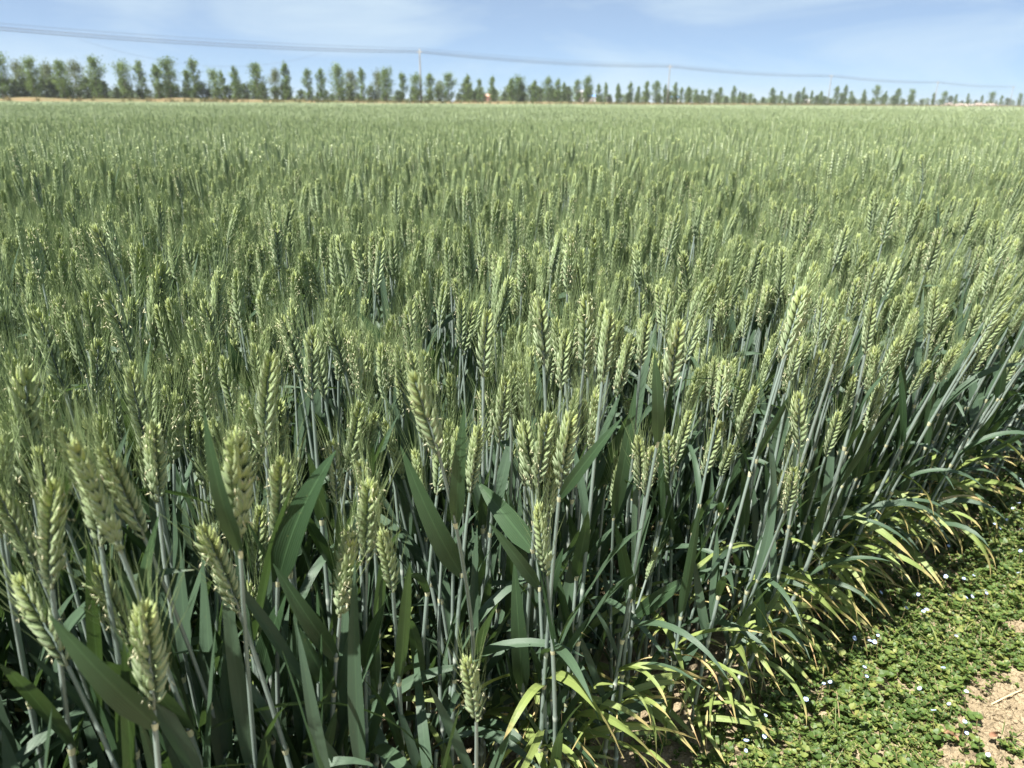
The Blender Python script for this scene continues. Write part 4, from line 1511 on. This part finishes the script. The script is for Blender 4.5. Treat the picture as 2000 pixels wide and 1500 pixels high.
for b, lab in zip(bases[1:-1], pole_lab[1:-1]):
    o = empty('power_pole', (b[0], b[1], 0.0)); o.rotation_euler = (0, 0, ang)
    link('shaft', shaft, o); link('crossarm', arm, o); link('brace', brace, o)
    for x, z in ((-0.75, TOP - 0.43), (0.75, TOP - 0.43), (0, TOP)):
        link('insulator', ins, o, m4(np.eye(3), (x, 0, z), 0.5))
    tag(o, lab if lab != 'beyond the frame' else 'grey concrete power pole past the tallest forked poplar', 'power pole')


def span(a, b, sag, n=14):
    q = np.linspace(0, 1, n)[:, None]
    p = a + (b - a) * q
    p[:, 2] -= (4 * q * (1 - q) * sag)[:, 0]
    return p


for nm, off, z, r, lab, sag in (('power_cable', -0.75, TOP - 0.31, 0.026, 'thin grey power cable on the field-side end of the crossarms', 0.6),
                                ('power_cable', 0.75, TOP - 0.31, 0.026, 'thin grey power cable on the tree-side end of the crossarms', 0.65),
                                ('power_cable', 0.0, TOP + 0.12, 0.020, 'thin grey power cable carried on top of the poles', 0.55),
                                ('bundled_cable', 0.0, TOP - 0.60, 0.042, 'thicker dark bundled cable strung below the crossarms', 0.7)):
    path = []
    for a_, b_ in zip(bases[1:-1][:-1], bases[1:-1][1:]):
        A_ = a_ + perp * off + np.array((0, 0, z)); B_ = b_ + perp * off + np.array((0, 0, z))
        sp_ = span(A_, B_, sag)
        path.append(sp_ if not path else sp_[1:])
    o = link(nm, mesh(nm, tube(np.vstack(path), r, 5), [M_CABLE]))
    tag(o, lab, 'cable')
# slack thin wire below the first span
a3 = at_y(175, 76, 1.0); d1 = line_pt(175, 0); d2 = line_pt(632, 0)
A_ = np.array((d1[0], d1[1], at_y(175, 76, d1[1])[2])); B_ = np.array((d2[0], d2[1], at_y(632, 105, d2[1])[2]))
o = link('slack_wire', mesh('slack_wire', tube(span(A_, B_, 2.6), 0.012, 4), [M_CABLE]))
tag(o, 'very thin slack wire drooping below the power cables over the tree tops', 'wire')

# ------------------------------------------------------------------ small far buildings and rubble
M_WHITE = simple('white_plaster', (0.70, 0.69, 0.66), (0.80, 0.79, 0.77), 1, 0.8)
M_PINK = simple('pink_brick', (0.48, 0.27, 0.20), (0.58, 0.36, 0.28), 2, 0.9)
M_BLUE = simple('blue_sheet_roof', (0.10, 0.22, 0.50), (0.16, 0.30, 0.58), 1, 0.5)
M_GREY = simple('grey_roof', (0.30, 0.30, 0.32), (0.38, 0.38, 0.4), 1, 0.7)
M_DARK = simple('dark_glass', (0.03, 0.035, 0.04), (0.05, 0.05, 0.06), 1, 0.2)
M_DOOR = simple('door_paint', (0.25, 0.12, 0.07), (0.3, 0.16, 0.1), 1, 0.6)


def house(px, wpx, off, hw, wall, roof, label, cat='house'):
    b = line_pt(px, off)
    dep = project(b)[2]
    w = wpx / FPX * dep; d = w * 0.8
    o = empty('small_house' if cat == 'house' else 'shed', (b[0], b[1], 0.0))
    o.rotation_euler = (0, 0, math.atan2(b[1], b[0]) - PI / 2 + U(-.25, .25))
    rh = hw + w * 0.16
    v = [(-w / 2, -d / 2, -0.2), (w / 2, -d / 2, -0.2), (w / 2, d / 2, -0.2), (-w / 2, d / 2, -0.2), (-w / 2, -d / 2, hw), (w / 2, -d / 2, hw), (w / 2, d / 2, hw), (-w / 2, d / 2, hw), (-w / 2, 0, rh), (w / 2, 0, rh)]
    f = [(0, 1, 5), (0, 5, 4), (1, 2, 6), (1, 6, 5), (2, 3, 7), (2, 7, 6), (3, 0, 4), (3, 4, 7), (5, 6, 9), (7, 4, 8)]
    link('wall', mesh('wall', part(v, f), [wall], False), o)
    ov = 0.3; t = 0.12; rv = []
    for x in (-w / 2 - ov, w / 2 + ov):
        for y, z in ((-d / 2 - ov, hw - ov * 0.3), (0, rh + 0.05), (d / 2 + ov, hw - ov * 0.3), (d / 2 + ov, hw - ov * 0.3 + t), (0, rh + 0.05 + t), (-d / 2 - ov, hw - ov * 0.3 + t)):
            rv.append((x, y, z))
    rf = []
    for k in range(6):
        k2 = (k + 1) % 6; rf += [(k, k2, k2 + 6), (k, k2 + 6, k + 6)]
    rf += [(0, 5, 4), (0, 4, 1), (1, 4, 3), (1, 3, 2), (6, 10, 11), (6, 7, 10), (7, 9, 10), (7, 8, 9)]
    link('roof', mesh('roof', part(rv, rf), [roof], False), o)
    for x in (-w * 0.3, w * 0.3):
        link('window', mesh('window', boxp(x - w * .09, x + w * .09, -d / 2 - 0.04, -d / 2 + 0.02, hw * .4, hw * .75), [M_DARK], False), o)
    link('door', mesh('door', boxp(-w * .07, w * .07, -d / 2 - 0.05, -d / 2 + 0.02, 0, hw * .72), [M_DOOR], False), o)
    tag(o, label, cat)


house(953, 13, 60, 2.9, M_PINK, M_PINK, 'tiny pinkish brick house glimpsed between the far poplars')
house(1133, 16, 70, 4.8, M_WHITE, M_GREY, 'small bright white house, the largest seen through the tree row')
house(1155, 15, 95, 3.6, M_WHITE, M_BLUE, 'white house with blue roof next to the bright white house')
house(1187, 10, 90, 3.0, M_WHITE, M_GREY, 'very small white house with low grey roof behind the trees')
house(1318, 14, 70, 3.4, M_WHITE, M_BLUE, 'small white shed with blue sheet roof beside a power pole', 'shed')
house(1575, 12, 40, 2.6, M_WHITE, M_WHITE, 'small whitewashed shed low under the thin far trees', 'shed')

rub = []
r0, r1 = line_pt(1838, 2.0), line_pt(1962, 2.0)
ctr = (r0 + r1) / 2
for _ in range(420):
    q = U(0, 1)
    p = r0 + (r1 - r0) * q + perp * N(0, 0.9) - ctr
    hmax = 1.5 * (0.55 + 0.45 * math.sin(q * 19) * math.sin(q * 7 + 1)) * min(1, q * 9, (1 - q) * 9)
    p[2] = 0.9 + U(0, 1) * max(0.15, hmax)
    rub.append(xf(clod(), rz(U(0, 6)) @ rx(U(0, 6)), p, U(0.18, 0.5)))
M_RUB = simple('brick_rubble', (0.50, 0.34, 0.26), (0.62, 0.56, 0.50), 0.9, 0.9, 0.1)
o = link('rubble_heap', mesh('rubble_heap', join(rub), [M_RUB], False)); o.location = ctr
tag(o, 'long low heap of pinkish broken brick rubble below the last trees', 'rubble')

# ------------------------------------------------------------------ light haze over the plain
hz = NT('haze_air')
pv = hz.n.new('ShaderNodeVolumePrincipled')
pv.inputs['Color'].default_value = (0.86, 0.92, 1.0, 1)
pv.inputs['Density'].default_value = 0.00035
pv.inputs['Anisotropy'].default_value = 0.2
hz.ln(pv.outputs[0], hz.out.inputs['Volume'])
o = link('haze', mesh('haze', boxp(-3650, 3650, -3650, 3650, -1.1, 13.0), [hz.m], False))
tag(o, 'thin pale haze over the plain softening the far trees', 'haze', kind='stuff')
